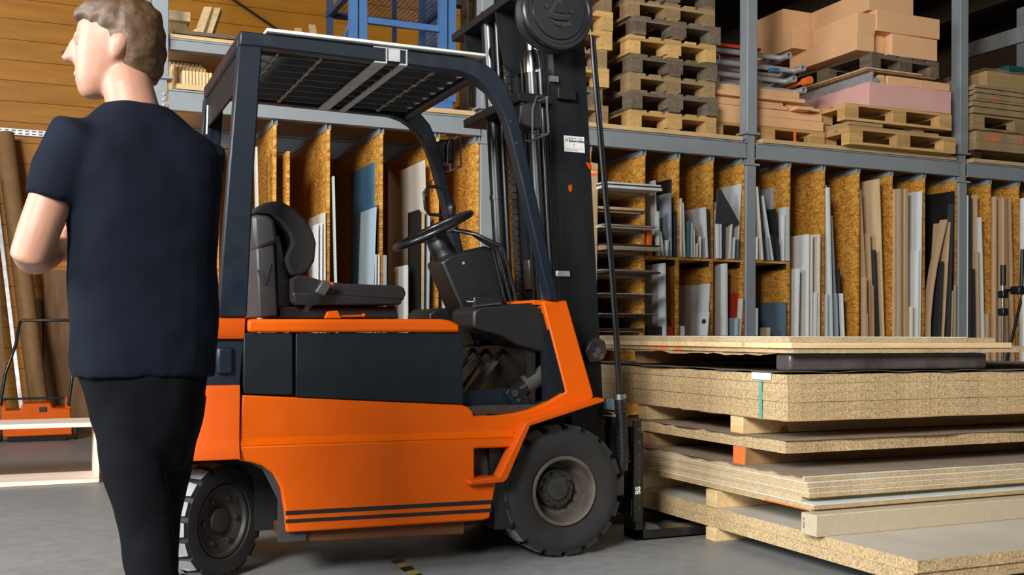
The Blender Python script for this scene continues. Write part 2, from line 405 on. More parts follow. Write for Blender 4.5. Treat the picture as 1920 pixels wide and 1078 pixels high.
# dividers
DX = [x_ * 1.0042 for x_ in [1.02, 1.395, 1.762, 2.14, 2.557, 2.82, 3.33, 3.79, 4.268, 4.581, 4.903, 5.15, 5.668, 6.030, 6.405, 6.774, 7.149, 7.478, 7.948, 8.308, 8.67, 9.05, 9.45]]
DX[5], DX[11], DX[17] = 2.878, 5.226, 7.558
dv = cp = None
for x in DX:
    if dv is None:
        dv = MB().box(x - .0115, x + .0115, RY + .03, 8.47, .06, 2.365).build('divider', 'osb', rack)
        cp = MB().box(x - .018, x - .0125, RY + .028, 8.47, 2.358, 2.40).box(x + .0125, x + .018, RY + .028, 8.47, 2.358, 2.40).box(x - .0125, x + .0125, RY + .05, 8.47, 2.368, 2.40).build('cap_channel', 'rack_paint', dv)
    else:
        q = dv.copy(); C.objects.link(q); q.location.x += x - DX[0]
        q2 = cp.copy(); C.objects.link(q2); q2.parent = q
MB().box(RX0, RX1, RY + .03, 8.48, .03, .058).build('base_board', 'osb', rack)
MB().box(RX0, RX1, 8.485, 8.497, .06, 2.38).build('back_panel', 'brown_board', rack)
ZS = 1.572                                           # cubby shelf
def shelf(x0, x1, z, name='shelf', y1=8.45):
    s_ = MB().box(x0 + .012, x1 - .012, RY + .035, y1, z - .022, z).build(name, 'osb', rack)
    return s_
for k in (8, 9, 10): 
    s_ = shelf(DX[k], DX[k + 1], ZS); MB().box(DX[k + 1] - .035, DX[k + 1] - .013, RY + .05, 8.0, ZS - .065, ZS - .023).build('bracket', 'black_steel', s_)
s_ = shelf(5.335, DX[12], ZS); MB().box(DX[12] - .035, DX[12] - .013, RY + .05, 8.0, ZS - .065, ZS - .023).build('bracket', 'black_steel', s_)
ZL = .945
for k in (8, 9, 10): shelf(DX[k], DX[k + 1], ZL)
shelf(5.335, DX[12], ZL)
# tray shelves left of the cubbies
TZ = [1.915, 1.765, 1.595, 1.42, 1.262, 1.10, .99]
TZ = [2.06] + TZ
for k, z in enumerate(TZ):
    s_ = MB().box(DX[7] + .012, DX[8] - .03, RY + .02, 8.3, z - .018, z).build('tray_board', 'mdf', rack)
    MB().box(DX[8] - .028, DX[8] - .0125, RY + .045, 8.3, z - .034, z - .019).build('runner', 'aluminium', s_)
# upper shelf at the left end of the rack
ub = MB().box(.715, 1.62, RY + .02, RY + .09, 2.80, 2.81).box(.715, 1.62, RY + .02, RY + .09, 2.865, 2.875).box(.715, 1.62, RY + .03, RY + .04, 2.81, 2.865).build('upper_beam', 'rack_paint', rack)
MB().box(.715, 1.62, RY + .02, 8.5, 2.878, 2.90).build('upper_deck', 'deck_wood', rack)
MB().box(1.58, 1.62, RY + .3, RY + .34, 2.575, 2.80).build('upper_bracket', 'rack_paint', rack)

# ================================================================== THE FORKLIFT  (drives along +X, near side at Y = 4.0, far side at Y = 5.0)
YN, YF, YM = 4.0, 5.0, 4.5
fk = thing('forklift', 'orange and black electric forklift truck standing in front of the rack', 'forklift', (1.35, YM, 0))
def part(mb, name, mat, parent=fk, **k): return mb.build(name, mat, parent, **k)
def both(fn):                                         # near side and its mirror image
    fn(lambda y: y, 0); fn(lambda y: 2 * YM - y, 1)

# ---- side panels
side_up = xz([(456, 741), (868, 759), (882, 764), (890, 772), (892, 781), (935, 780), (971, 776), (1000, 769), (1029, 757), (1066, 735), (1022, 565), (1067, 563), (1116, 735), (1118, 744), (1113, 751), (986, 795), (966, 819), (450, 836)], YN)
side_lo = xz([(450, 836), (966, 819), (959, 839), (890, 841), (890, 896), (928, 894), (931, 903), (919, 972), (905, 976), (538, 999), (535, 962), (527, 915), (512, 888), (492, 874), (470, 867), (447, 864)], YN)
def f(Y, k):
    a, b = Y(YN + .022), Y(YN + .075)
    p = part(MB().prism(side_up, min(a, b), max(a, b)), 'side_panel', 'orange_paint', bevel=.006)
    a, b = Y(YN), Y(YN + .075)
    part(MB().prism(side_lo, min(a, b), max(a, b)), 'lower_panel', 'orange_paint', bevel=.008)
    # crease: sloping shoulder between the two panels
    pts = xz([(450, 836), (966, 819)], YN)
    (xa, za), (xb, zb) = pts
    y0, y1 = Y(YN + .001), Y(YN + .03)
    part(MB().add([(xa, y0, za), (xb, y0, zb), (xb, y1, zb + .036), (xa, y1, za + .036), (xa, y1, za - .01), (xb, y1, zb - .01)], [(0, 1, 2, 3), (3, 2, 5, 4), (4, 5, 1, 0), (0, 3, 4), (1, 5, 2)]), 'shoulder', 'orange_paint')
    # black stripes and step lip
    if k == 0:
        for v0, v1 in ((953, 961), (969, 976)):
            a0, a1, b1, b0 = xz([(536, v0 + 5), (923, v0 - 16), (922, v1 - 16), (536, v1 + 5)], YN)
            part(MB().prism([a0, a1, b1, b0], YN - .0012, YN + .002), 'stripe', 'black_plastic')
    lip = xz([(1124, 752), (986, 797), (944, 895), (936, 902), (874, 907), (874, 899), (929, 892), (975, 797), (983, 788), (1123, 745)], YN)
    a, b = Y(YN - .045), Y(YN + .03)
    part(MB().prism(lip, min(a, b), max(a, b)), 'fender_lip', 'orange_worn', bevel=.004)
both(f)
# sill and chassis
sill = xz([(537, 995), (872, 976), (871, 1002), (537, 1018)], YN + .05)
part(MB().prism(sill, YN + .05, YF - .05), 'sill', 'orange_dull', bevel=.006)
part(MB().box(.90, 1.62, YN + .08, YF - .08, .24, .62), 'chassis', 'black_plastic')
part(MB().box(1.62, 2.32, 4.30, 4.70, .12, .52), 'axle_housing', 'black_plastic')
# step pocket
part(MB().prism(xz([(960, 838), (890, 840), (890, 897), (930, 896)], YN), YN + .09, YN + .1), 'step_back', 'dirt_brown')
part(MB().box(*[atY(890, 897, YN)[0], atY(930, 897, YN)[0]], YN + .005, YN + .12, atY(890, 897, YN)[1] - .012, atY(890, 897, YN)[1]), 'step', 'orange_dull')
# wheel arches (dark liners)
part(MB().box(.40, .86, YN + .30, YF - .30, .16, .62), 'rear_axle', 'black_plastic')
part(MB().prism([(.80, .16), (.905, .16), (.905, .62), (.30, .62), (.30, .50), (.62, .50), (.74, .44), (.80, .32)], YN + .03, YN + .05), 'arch_liner', 'ink')
part(MB().prism([(1.70, .14), (1.78, .14), (1.78, .62), (1.66, .62)], YN + .06, YF - .06), 'front_arch', 'black_plastic')

# ---- battery hood, black side covers
hood = xz([(465, 598), (828, 598), (845, 601), (862, 609), (862, 623), (465, 623)], YN)
hd = part(MB().prism(hood, YN - .002, YF + .002), 'hood', 'orange_paint', bevel=.012, seg=3)
def f(Y, k):
    for name, pts in (('side_cover', [(457, 624), (549, 624), (549, 741), (457, 738)]), ('battery_cover', [(555, 624), (860, 624), (868, 632), (869, 758), (555, 744)])):
        a, b = Y(YN + .014), Y(YN + .05)
        part(MB().prism(xz(pts, YN + .014), min(a, b), max(a, b)), name, 'navy_paint', bevel=.004)
both(f)
part(MB().box(.70, 1.50, YN + .06, YF - .06, .62, .93), 'battery_box', 'black_plastic')
# hood catch with orange lever
bx0, bz0 = atY(609, 597, YN + .06)
lv = part(MB().prism(xz([(608, 597), (614, 584), (632, 582), (640, 597)], YN + .06), YN + .05, YN + .075), 'catch', 'orange_paint', bevel=.003)
part(MB().tube([(atY(640, 593, YN + .06)[0], YN + .06, atY(640, 593, YN + .06)[1]), (atY(680, 592, YN + .06)[0], YN + .06, atY(680, 592, YN + .06)[1])], .004).lathe([(0, -.009), (.006, -.006), (.009, 0), (.006, .006), (0, .009)], 12, Matrix.Translation((atY(682, 591, YN + .06)[0], YN + .06, atY(682, 591, YN + .06)[1]))), 'lever', 'orange_paint', lv, smooth=40)

# ---- counterweight: lofted around the rounded tail
def tail(off, x1=.665, x0=.31):
    pts = []
    r = .24
    y0, y1 = YN + .012 - off, YF - .012 + off; xa = x0 - off
    pts.append((x1, y0))
    for k in range(9): 
        a = math.pi / 2 * k / 8; pts.append((xa + r - r * math.sin(a), y0 + r - r * math.cos(a)))
    for k in range(9):
        a = math.pi / 2 * k / 8; pts.append((xa + r - r * math.cos(a), y1 - r + r * math.sin(a)))
    pts.append((x1, y1)); return pts
def cw(levels, name, mat, x1s, **k):
    part(MB().loft([[(x, y, z) for x, y in tail(o, x1)] for (z, o), x1 in zip(levels, x1s)]), name, mat, smooth=35, **k)
cw([(.488, .035), (.50, .035), (.552, .012), (.565, .006), (.74, .0), (.758, -.006)], 'counterweight', 'orange_worn', [.647, .647, .648, .649, .652, .653])
cw([(.752, -.03), (.94, -.03)], 'counterweight_band', 'navy_gloss', [.655, .668])
part(MB().box(.57, .63, YN + .02, YN + .05, .80, .90), 'tail_recess', 'navy_gloss', bevel=.01)
cw([(.93, -.012), (.948, .0), (1.004, .0), (1.016, -.012)], 'counterweight_cap', 'orange_worn', [.668, .668, .670, .670])
part(MB().box(.38, .55, YN + .36, YF - .36, .25, .5), 'counterweight_core', 'black_plastic')

# ---- overhead guard
rail_o = [(450, 57), (640, 79), (820, 101), (871, 107), (907, 117), (930, 133), (949, 157), (962, 190), (971, 218), (1000, 340), (1047, 562)]
rail_i = [(1030, 562), (979, 340), (955, 245), (942, 208), (925, 180), (906, 157), (888, 144), (862, 134), (735, 118), (492, 88), (450, 84)]
railp = xz(rail_o + rail_i, YN)
postp = xz([(448, 84), (492, 86), (478, 290), (463, 594), (409, 594), (428, 330)], YN)
def f(Y, k):
    a, b = Y(YN), Y(YN + .06)
    part(MB().prism(railp, min(a, b), max(a, b)), 'guard_rail', 'navy_gloss', bevel=.006)
    part(MB().prism(postp, min(a, b), max(a, b)), 'rear_post', 'navy_gloss', bevel=.006)
    if k == 0:
        m = MB()
        for u, v in ((957, 228), (968, 268)):
            x, z = atY(u, v, YN); m.lathe([(.006, -.002), (.006, .002)], 10, Matrix.Translation((x, YN, z)) @ Matrix.Rotation(math.pi / 2, 4, 'X'))
        pieces(m, 'bolt_hole', 'ink', fk)
both(f)
xr, zr = atY(450, 57, YN)
part(MB().box(xr - .002, xr + .05, YN + .055, YF - .055, zr - .056, zr), 'rear_crossbar', 'navy_gloss', bevel=.01)
part(MB().box(xr + .01, xr + .02, YN + .06, YF - .06, zr - .19, zr - .05), 'rear_valance', 'navy_paint')
xf_, zf_ = atY(862, 130, YN)
part(MB().tube([(1.60, YN + .05, zf_ - .005), (1.60, YF - .05, zf_ - .005)], .022, 14), 'front_crossbar', 'navy_gloss', smooth=40)
# slats along the roof
zt = zr - .052
sl = None
for k in range(8):
    y = YN + .115 + k * .11
    if sl is None:
        sl = part(MB().box(.70, 1.58, y - .006, y + .006, zt, zt + .045), 'slat', 'slat_lit_paint')
        tb = MB().box(1.575, 1.6, y - .03, y + .03, zt + .012, zt + .018).build('tab', 'galvanised', sl)
    else:
        q = sl.copy(); C.objects.link(q); q.location.y += k * .11
        q2 = tb.copy(); C.objects.link(q2); q2.parent = q
for x in (.80, .97, 1.44):
    part(MB().tube([(x, YN + .07, zt + .004), (x, YF - .07, zt + .004)], .006, 8), 'tie_rod', 'steel', smooth=40)
    for k in range(8):
        y = YN + .115 + k * .11
    m = MB()
    for k in range(8): m.lathe([(.011, -.016), (.011, -.006)], 6, Matrix.Translation((x, YN + .115 + k * .11, zt + .004)) @ Matrix.Rotation(math.pi / 2, 4, 'X'))
    part(m, 'rod_nuts', 'galvanised', kind='stuff')
for x, w_ in ((1.16, .05), (1.262, .03)):
    part(MB().box(x, x + w_, YN - .004, YF - .05, zt - .012, zt - .006).box(x + w_ - .005, x + w_, YN - .004, YF - .05, zt - .006, zt + .05), 'cross_angle', 'galvanised')
part(MB().box(1.155, 1.295, YN - .003, YN + .3, zt + .047, zt + .052).box(1.215, 1.262, YN - .004, YN - .001, zt + .0, zt + .046), 'junction_plate', 'galvanised')
xa, za = atY(500, 53, YN - .02)
part(MB().box(xa, 1.62, YN - .02, YF + .0, zr + .004, zr + .016), 'roof_sheet', 'acrylic', bevel=.003)
# cable on the far rear post
part(MB().tube([(xr + .005, YF - .10, zr - .10), (xr + .004, YF - .1, zr - .16), (xr - .0, YF - .105, zr - .23)], .004, 6), 'cable', 'cream_panel', smooth=60)

# ---- front pillar strip, dash cowl, interior
strip = xz([(1016, 570), (1026, 568), (1066, 735), (1052, 742)], YN + .05)
def f(Y, k):
    a, b = Y(YN + .03), Y(YN + .09)
    part(MB().prism(strip, min(a, b), max(a, b)), 'pillar_strip', 'navy_gloss')
both(f)
part(MB().box(1.87, 1.96, YN + .05, YF - .05, 1.075, 1.095), 'cowl_top', 'orange_paint')
part(MB().prism([(1.93, .60), (2.10, .60), (2.10, .70), (1.95, 1.07), (1.91, 1.07)], YN + .05, YN + .09).prism([(2.02, .58), (2.04, .58), (1.93, 1.05), (1.91, 1.05)], YN + .1, YF - .1), 'front_bulkhead', 'navy_paint')
cowl = [(1.60, 1.045), (1.63, 1.068), (1.90, 1.085), (1.925, 1.07), (1.965, .885), (1.945, .868), (1.80, .905), (1.72, .945), (1.60, .975)]
part(MB().prism(cowl, YN + .06, 4.32), 'dash_cowl', 'black_plastic', bevel=.022, seg=4)
part(MB().prism(cowl, 4.62, YF - .06), 'dash_cowl', 'black_plastic', bevel=.022, seg=4)
part(MB().box(1.72, 1.92, 4.30, 4.64, .92, 1.06), 'dash_centre', 'black_plastic', bevel=.02)
part(MB().prism([(1.595, 1.062), (1.595, 1.068), (1.72, 1.082), (1.72, 1.076)], YN + .055, YN + .065), 'cowl_seam', 'grey_plastic')
m = MB()
for u, v in ((1012, 576), (1025, 657)):
    x, z = atY(u, v, YN + .05); m.lathe([(0, -.004), (.007, -.003), (.007, .003)], 10, Matrix.Translation((x, YN + .056, z)) @ Matrix.Rotation(math.pi / 2, 4, 'X'))
pieces(m, 'cowl_screw', 'steel', fk, smooth=40)
# steering console
con = xz([(820, 492), (838, 478), (905, 462), (926, 470), (940, 575), (905, 640), (888, 650), (872, 612)], 4.40)
part(MB().prism(con, 4.36, 4.56), 'steering_console', 'black_plastic', bevel=.015, seg=3)
gx, gz = atY(870, 493, 4.35)
part(MB().lathe([(.003, 0), (.0065, 0), (.0065, .003), (.003, .003)], 14, Matrix.Translation((gx, 4.3585, gz)) @ Matrix.Rotation(math.pi / 2, 4, 'X')), 'green_mark', 'strap_green')
scx, scz = atY(812, 432, 4.5)
tl = Matrix.Translation((scx, 4.5, scz)) @ Matrix.Rotation(math.radians(-27), 4, 'Y')
ring = [tl @ Vector((.185 * math.cos(a), .185 * math.sin(a), 0)) for a in [2 * math.pi * k / 40 for k in range(40)]]
sw = part(MB().tube(ring, .0145, 10, closed=True), 'steering_wheel', 'black_steel', smooth=60)
m = MB()
for a in (.3, 2.4, 4.5):
    m.tube([tl @ Vector((.18 * math.cos(a), .18 * math.sin(a), 0)), tl @ Vector((.05 * math.cos(a), .05 * math.sin(a), -.03))], .009, 8)
m.lathe([(0, -.06), (.05, -.06), (.055, -.02), (.03, -.005), (0, -.005)], 20, tl)
part(m, 'spokes', 'black_steel', sw, smooth=40)
kx = tl @ Vector((.15, .1, .02))
part(MB().lathe([(0, 0), (.012, 0), (.02, .025), (.02, .04), (.012, .05), (0, .05)], 14, Matrix.Translation(kx)), 'spinner_knob', 'black_plastic', sw, smooth=40)
b_ = tl @ Vector((0, 0, -.05)); e_ = Vector((1.66, 4.48, 1.24))
part(MB().tube([b_, b_.lerp(e_, .5), e_], [.052, .06, .066], 16), 'steering_column', 'black_plastic', smooth=50)
# hydraulic levers bent over the console
for k in range(3):
    y = 4.34 - k * .035
    pts = [Vector((1.635, 4.42 - k * .02, 1.415 - k * .004)), Vector((1.70, y + .02, 1.40 - k * .008)), Vector((1.80 + k * .008, y, 1.335)), Vector((1.825 + k * .012, y, 1.24)), Vector((1.87 + k * .012, y, 1.07))]
    part(MB().tube(pts, .0085, 8), 'lever', 'black_steel', smooth=60)
part(MB().lathe([(0, -.03), (.016, -.025), (.022, 0), (.016, .025), (0, .03)], 12, Matrix.Translation((1.63, 4.40, 1.42)) @ Matrix.Rotation(1.2, 4, 'Y')), 'lever_knob', 'grey_plastic', smooth=60)
part(MB().box(1.68, 1.82, 4.26, 4.34, 1.068, 1.115), 'switch_box', 'black_plastic', bevel=.008)
part(MB().lathe([(0, 0), (.009, 0), (.009, .03), (0, .034)], 10, Matrix.Translation((1.68, 4.27, 1.09)) @ Matrix.Rotation(-math.pi / 2, 4, 'Y')), 'ignition_key', 'chrome', smooth=40)
# floor, pedals, tilt cylinder
part(MB().box(1.50, 2.0, YN + .06, YF - .06, .60, .655), 'floor_plate', 'dirt_brown')
part(MB().prism(xz([(868, 735), (964, 726), (968, 776), (892, 782), (869, 758)], YN + .10), YN + .10, YN + .115), 'floor_kerb', 'navy_gloss')
part(MB().box(1.49, 1.52, YN + .06, YF - .06, .60, .95), 'bulkhead', 'black_plastic')
part(MB().box(1.86, 1.9, YN + .1, YF - .1, .655, .9), 'firewall', 'black_plastic')
for y, a in ((4.36, 0), (4.56, .02), (4.72, .0)):
    p = part(MB().prism([(1.68 + a, .68), (1.70 + a, .675), (1.83, .83), (1.81, .835)], y - .04, y + .04), 'pedal', 'dusty_steel' if y < 4.4 else 'black_steel', bevel=.004)
    MB().tube([(1.80, y, .82), (1.86, y, .88)], .01, 8).build('pedal_arm', 'black_steel', p)
A = Vector((atY(960, 738, 4.13)[0], 4.13, atY(960, 738, 4.13)[1])); B = Vector((atY(1046, 686, 4.13)[0] + .05, 4.13, atY(1046, 686, 4.13)[1] + .03))
tc = part(MB().tube([A + (B - A) * .12, B], .042, 18), 'tilt_cylinder', 'dusty_steel', smooth=40)
MB().tube([A, A + (B - A) * .2], .046, 18).build('cylinder_cap', 'black_steel', tc, smooth=40)
brk = xz([(948, 738), (955, 728), (970, 724), (985, 735), (996, 757), (1056, 738), (1058, 744), (976, 770), (968, 768)], 4.075)
br = part(MB().prism(brk, 4.075, 4.088), 'cylinder_bracket', 'navy_gloss', bevel=.003)
m = MB()
for u, v, r in ((966, 737, .016), (972, 750, .009)):
    x, z = atY(u, v, 4.07); m.lathe([(0, -.008), (r * .6, -.008), (r, -.004), (r, .006)], 12, Matrix.Translation((x, 4.073, z)) @ Matrix.Rotation(math.pi / 2, 4, 'X'))
pieces(m, 'pin', 'greasy_steel', br, smooth=40)

# ---- seat
bk = xz([(470, 402), (474, 392), (487, 385), (503, 381), (520, 381), (544, 394), (566, 416), (580, 440), (585, 458), (582, 492), (568, 512), (552, 519), (540, 517), (532, 500), (529, 487), (541, 458), (537, 442), (520, 418), (500, 404)], 4.36)
st = part(MB().prism(bk, 4.28, 4.72), 'backrest', 'black_fabric', bevel=.03, seg=4)
MB().prism(xz([(470, 404), (500, 402), (513, 413), (520, 455), (479, 470), (472, 440)], 4.33), 4.30, 4.70).build('back_shell', 'grey_plastic', st, bevel=.02, seg=3)
MB().prism(xz([(478, 466), (512, 458), (519, 594), (484, 595)], 4.34), 4.31, 4.69).build('back_frame', 'grey_plastic', st, bevel=.008)
MB().prism(xz([(512, 440), (524, 440), (541, 520), (546, 594), (518, 594)], 4.36), 4.34, 4.66).build('back_spine', 'black_plastic', st, bevel=.008)
MB().prism(xz([(482, 505), (500, 512), (508, 494), (503, 520), (497, 535), (490, 530)], 4.305), 4.302, 4.31).build('recliner_slot', 'ink', st)
cu = part(MB().prism(xz([(541, 524), (553, 517), (573, 519), (600, 528), (640, 533), (740, 536), (750, 540), (754, 551), (749, 563), (742, 568), (550, 571), (543, 566)], 4.33), 4.27, 4.73), 'seat_cushion', 'black_fabric', bevel=.02, seg=4)
MB().prism(xz([(543, 548), (748, 560), (744, 572), (549, 573)], 4.32), 4.262, 4.738).build('seat_pan', 'black_plastic', cu, bevel=.006)
part(MB().prism(xz([(521, 575), (737, 575), (742, 597), (520, 597)], 4.36), 4.32, 4.68), 'seat_base', 'black_plastic', bevel=.005)
bu = part(MB().prism(xz([(604, 524), (622, 534), (607, 556), (589, 548)], 4.22), 4.20, 4.23), 'belt_buckle', 'grey_plastic', bevel=.006)
MB().prism(xz([(591, 548), (601, 554), (577, 583), (566, 583)], 4.22), 4.21, 4.222).build('belt_stalk', 'black_steel', bu)
x, z = atY(574, 581, 4.205); MB().lathe([(0, -.006), (.008, -.006), (.011, 0), (.011, .004)], 12, Matrix.Translation((x, 4.205, z)) @ Matrix.Rotation(math.pi / 2, 4, 'X')).build('belt_bolt', 'chrome', bu, smooth=40)
x, z = atY(622, 533, 4.21); MB().box(x - .012, x + .004, 4.203, 4.228, z - .004, z + .008).build('release_button', 'red_panel', bu)

# ---- work lamps and grab handle
def lamp(x, y, z, s):
    h = part(MB().loft([[(x - .015, y - .045 * s, z - .04 * s), (x - .015, y + .045 * s, z - .04 * s), (x - .015, y + .045 * s, z + .045 * s), (x - .015, y - .045 * s, z + .045 * s)],
                        [(x + .05, y - .062 * s, z - .058 * s), (x + .05, y + .062 * s, z - .058 * s), (x + .05, y + .062 * s, z + .062 * s), (x + .05, y - .062 * s, z + .062 * s)],
                        [(x + .075, y - .062 * s, z - .058 * s), (x + .075, y + .062 * s, z - .058 * s), (x + .075, y + .062 * s, z + .062 * s), (x + .075, y - .062 * s, z + .062 * s)]]), 'work_lamp', 'black_plastic', bevel=.008)
    MB().box(x + .0755, x + .078, y - .054 * s, y + .054 * s, z - .05 * s, z + .054 * s).build('lens', 'lamp_glass', h)
    a = .078 * s
    cage = [(x + .03, y - a, z - a), (x + .03, y - a, z + .3 * a), (x + .05, y - a, z + a), (x + .095, y - a, z + 1.05 * a), (x + .105, y - a, z - .9 * a), (x + .09, y - a, z - 1.05 * a)]
    MB().tube(cage, .005, 6, closed=True).tube([(px, 2 * y - py, pz_) for px, py, pz_ in cage], .005, 6, closed=True).tube([(x + .1, y - a, z + a), (x + .1, y + a, z + a)], .005, 6).tube([(x + .1, y - a, z - a), (x + .1, y + a, z - a)], .005, 6).build('lamp_cage', 'steel', h, smooth=50)
    MB().tube([(x + .02, y, z - .05), (x + .01, y + .02, z - .12), (x - .03, y, z - .15), (x - .02, y, z - .2)], .003, 6).build('lamp_wire', 'black_plastic', h, smooth=60)
lamp(1.83, 4.13, 1.875, 1.0)
lamp(1.785, 5.045, 1.865, 1.0)
gh = [atY(u, v, 4.92) for u, v in ((822, 350), (803, 350), (795, 362), (798, 392), (806, 402), (828, 404))]
part(MB().tube([(x, 4.92, z) for x, z in gh], .009, 8), 'grab_handle', 'black_steel', smooth=60)

# ---- wheels
def wheel(cx, cy, R, W, ang, side, hub):
    M = Matrix.Translation((cx, cy, R)) @ Matrix.Rotation(ang, 4, 'Z') @ Matrix.Rotation(math.pi / 2, 4, 'X')   # local +z points to the outside (-Y)
    if side: M = Matrix.Translation((cx, cy, R)) @ Matrix.Rotation(ang, 4, 'Z') @ Matrix.Rotation(-math.pi / 2, 4, 'X')
    h = W / 2; rr = hub
    wh = MB().lathe([(rr, -h * .85), (R * .80, -h), (R - .022, -h * .93), (R - .016, -h * .8), (R - .016, h * .8), (R - .022, h * .93), (R * .90, h * 1.0), (R * .80, h * 1.01), (R * .66, h * .97), (rr + .012, h * .86), (rr, h * .80)], 64, M, caps=False).build('tyre', 'rubber', fk, smooth=50)
    # lugs: two staggered rows of blocks, shoulder side bevelled
    t = MB(); n = 18
    for sgn in (1, -1):
        for k in range(n):
            a0 = 2 * math.pi * (k + (.5 if sgn < 0 else 0)) / n; da = math.pi / n * .82
            A_ = [a0 - da, a0 + da]
            def P(a, r, z): return M @ Vector((r * math.cos(a), r * math.sin(a), z))
            zi, zm, zo = -.006 * sgn, .45 * h * sgn, .96 * h * sgn
            ra, rb = R - .025, R
            base = [P(a0 - da * .55, ra, zi), P(a0 + da * .55, ra, zi), P(a0 + da, ra, zm), P(a0 + da * .92, R * .875, zo * 1.03), P(a0 - da * .92, R * .875, zo * 1.03), P(a0 - da, ra, zm)]
            top = [P(a0 - da * .5, rb, zi), P(a0 + da * .5, rb, zi), P(a0 + da * .95, rb, zm), P(a0 + da * .8, rb - .006, zo), P(a0 - da * .8, rb - .006, zo), P(a0 - da * .95, rb, zm)]
            if sgn < 0: base = base[::-1]; top = top[::-1]
            t.add(base + top, [tuple(range(6, 12)), *[(i, (i + 1) % 6, (i + 1) % 6 + 6, i + 6) for i in range(6)]], 0)
            for q in range(1, 7): t.m[-q] = 1
    t.build('tread', ['rubber_dusty_lit', 'rubber'], wh, kind='stuff')
    return M, h, rr, wh
# front wheel: deep dished rim, hub with nuts
def front(cy, side):
    M, h, rr, wh = wheel(2.02, cy, .283, .205, 0, side, .138)
    rm = MB().lathe([(.138, h * .80), (.150, h * .95), (.147, h * 1.0), (.135, h * .96), (.126, h * .7), (.120, h * .1), (.104, -h * .25), (0, -h * .25)], 48, M, caps=False).build('rim', 'rim_dirty', fk, smooth=50)
    MB().lathe([(.085, -h * .25), (.082, h * .12), (.05, h * .2), (.048, h * .3), (0, h * .33)], 32, M).build('hub', 'rim_black', rm, smooth=40)
    m = MB()
    for k in range(10):
        a = 2 * math.pi * k / 10
        m.lathe([(.0095, h * .1), (.0095, h * .26), (.005, h * .26), (.005, h * .34), (0, h * .34)], 6, M @ Matrix.Translation((.067 * math.cos(a), .067 * math.sin(a), 0)))
    pieces(m, 'wheel_nut', 'greasy_steel', rm, smooth=30)
front(4.155, 0); front(4.845, 1)
def rear(cx, cy, ang, side):
    M, h, rr, wh = wheel(cx, cy, .226, .165, ang, side, .135)
    rm = MB().lathe([(.135, h * .80), (.139, h * .9), (.13, h * .88), (.125, h * .7), (.085, h * .62), (.075, h * .5), (.05, h * .5), (.045, h * .72), (0, h * .74)], 40, M, caps=False).build('rim', 'rim_black', fk, smooth=40)
    m = MB()
    for k in range(6):
        a = 2 * math.pi * k / 6; m.lathe([(.011, h * .5), (.011, h * .76), (0, h * .78)], 6, M @ Matrix.Translation((.092 * math.cos(a), .092 * math.sin(a), 0)))
    pieces(m, 'wheel_nut', 'greasy_steel', rm, smooth=30)
rear(.575, 4.255, math.radians(40), 0); rear(.575, 4.745, math.radians(40), 1)

# ---- mast, leaning back a little
def lean(p): return Vector((p.x - .062 * (p.z - 1.11), p.y, p.z))
mast = part(MB().box(2.128, 2.29, 4.27, 4.285, .14, 3.0).box(2.128, 2.143, 4.285, 4.335, .14, 3.0).box(2.275, 2.29, 4.285, 4.335, .14, 3.0).xf(lean), 'mast_channel', 'mast_paint')
part(MB().box(2.128, 2.29, 4.725, 4.74, .14, 3.0).box(2.128, 2.143, 4.675, 4.725, .14, 3.0).box(2.275, 2.29, 4.675, 4.725, .14, 3.0).xf(lean), 'mast_channel', 'mast_paint')
for y in (4.345, 4.625):
    part(MB().box(2.145, 2.158, y, y + .04, .2, 3.05).box(2.262, 2.275, y, y + .04, .2, 3.05).box(2.158, 2.262, y + .012, y + .026, .2, 3.05).xf(lean), 'inner_channel', 'greasy_steel')
part(MB().tube([(2.085, 4.40, .3), (2.085, 4.40, 2.14)], .036, 18).xf(lean), 'lift_cylinder', 'black_steel', smooth=40)
part(MB().tube([(2.085, 4.40, 2.14), (2.085, 4.40, 2.20), (2.085, 4.40, 2.24)], [.041, .041, .03], 18).tube([(2.085, 4.40, 2.24), (2.085, 4.40, 2.7)], .022, 16).xf(lean), 'piston_rod', 'chrome', smooth=40)
part(MB().tube([(2.025, 4.74, .3), (2.025, 4.74, 2.5)], .037, 18).tube([(2.025, 4.74, 1.6), (2.025, 4.74, 1.62)], .041, 18).xf(lean), 'lift_cylinder', 'black_steel', smooth=40)
pieces(MB().tube([(2.04, 4.68, .3), (2.04, 4.68, 2.5)], .012, 8).tube([(2.06, 4.66, .3), (2.06, 4.66, 2.5)], .006, 8).tube([(2.10, 4.35, .3), (2.10, 4.35, 2.15)], .012, 8).tube([(2.06, 4.46, .3), (2.06, 4.46, 2.16), (2.05, 4.45, 2.2)], .007, 8).xf(lean), 'mast_pipe', 'black_steel', fk, smooth=50)
ch = MB()
for k in range(60):
    z = .5 + k * .034
    for dy in (-.012, .012): ch.box(2.035, 2.055, 4.60 + dy - .003, 4.60 + dy + .003, z, z + .028)
    ch.tube([(2.045, 4.582, z + .004), (2.045, 4.618, z + .004)], .006, 6)
part(ch.xf(lean), 'lift_chain', 'greasy_steel', smooth=40, kind='stuff')
part(MB().box(2.075, 2.09, 4.54, 4.66, .3, 2.42).xf(lean), 'chain_guide', 'mast_paint')
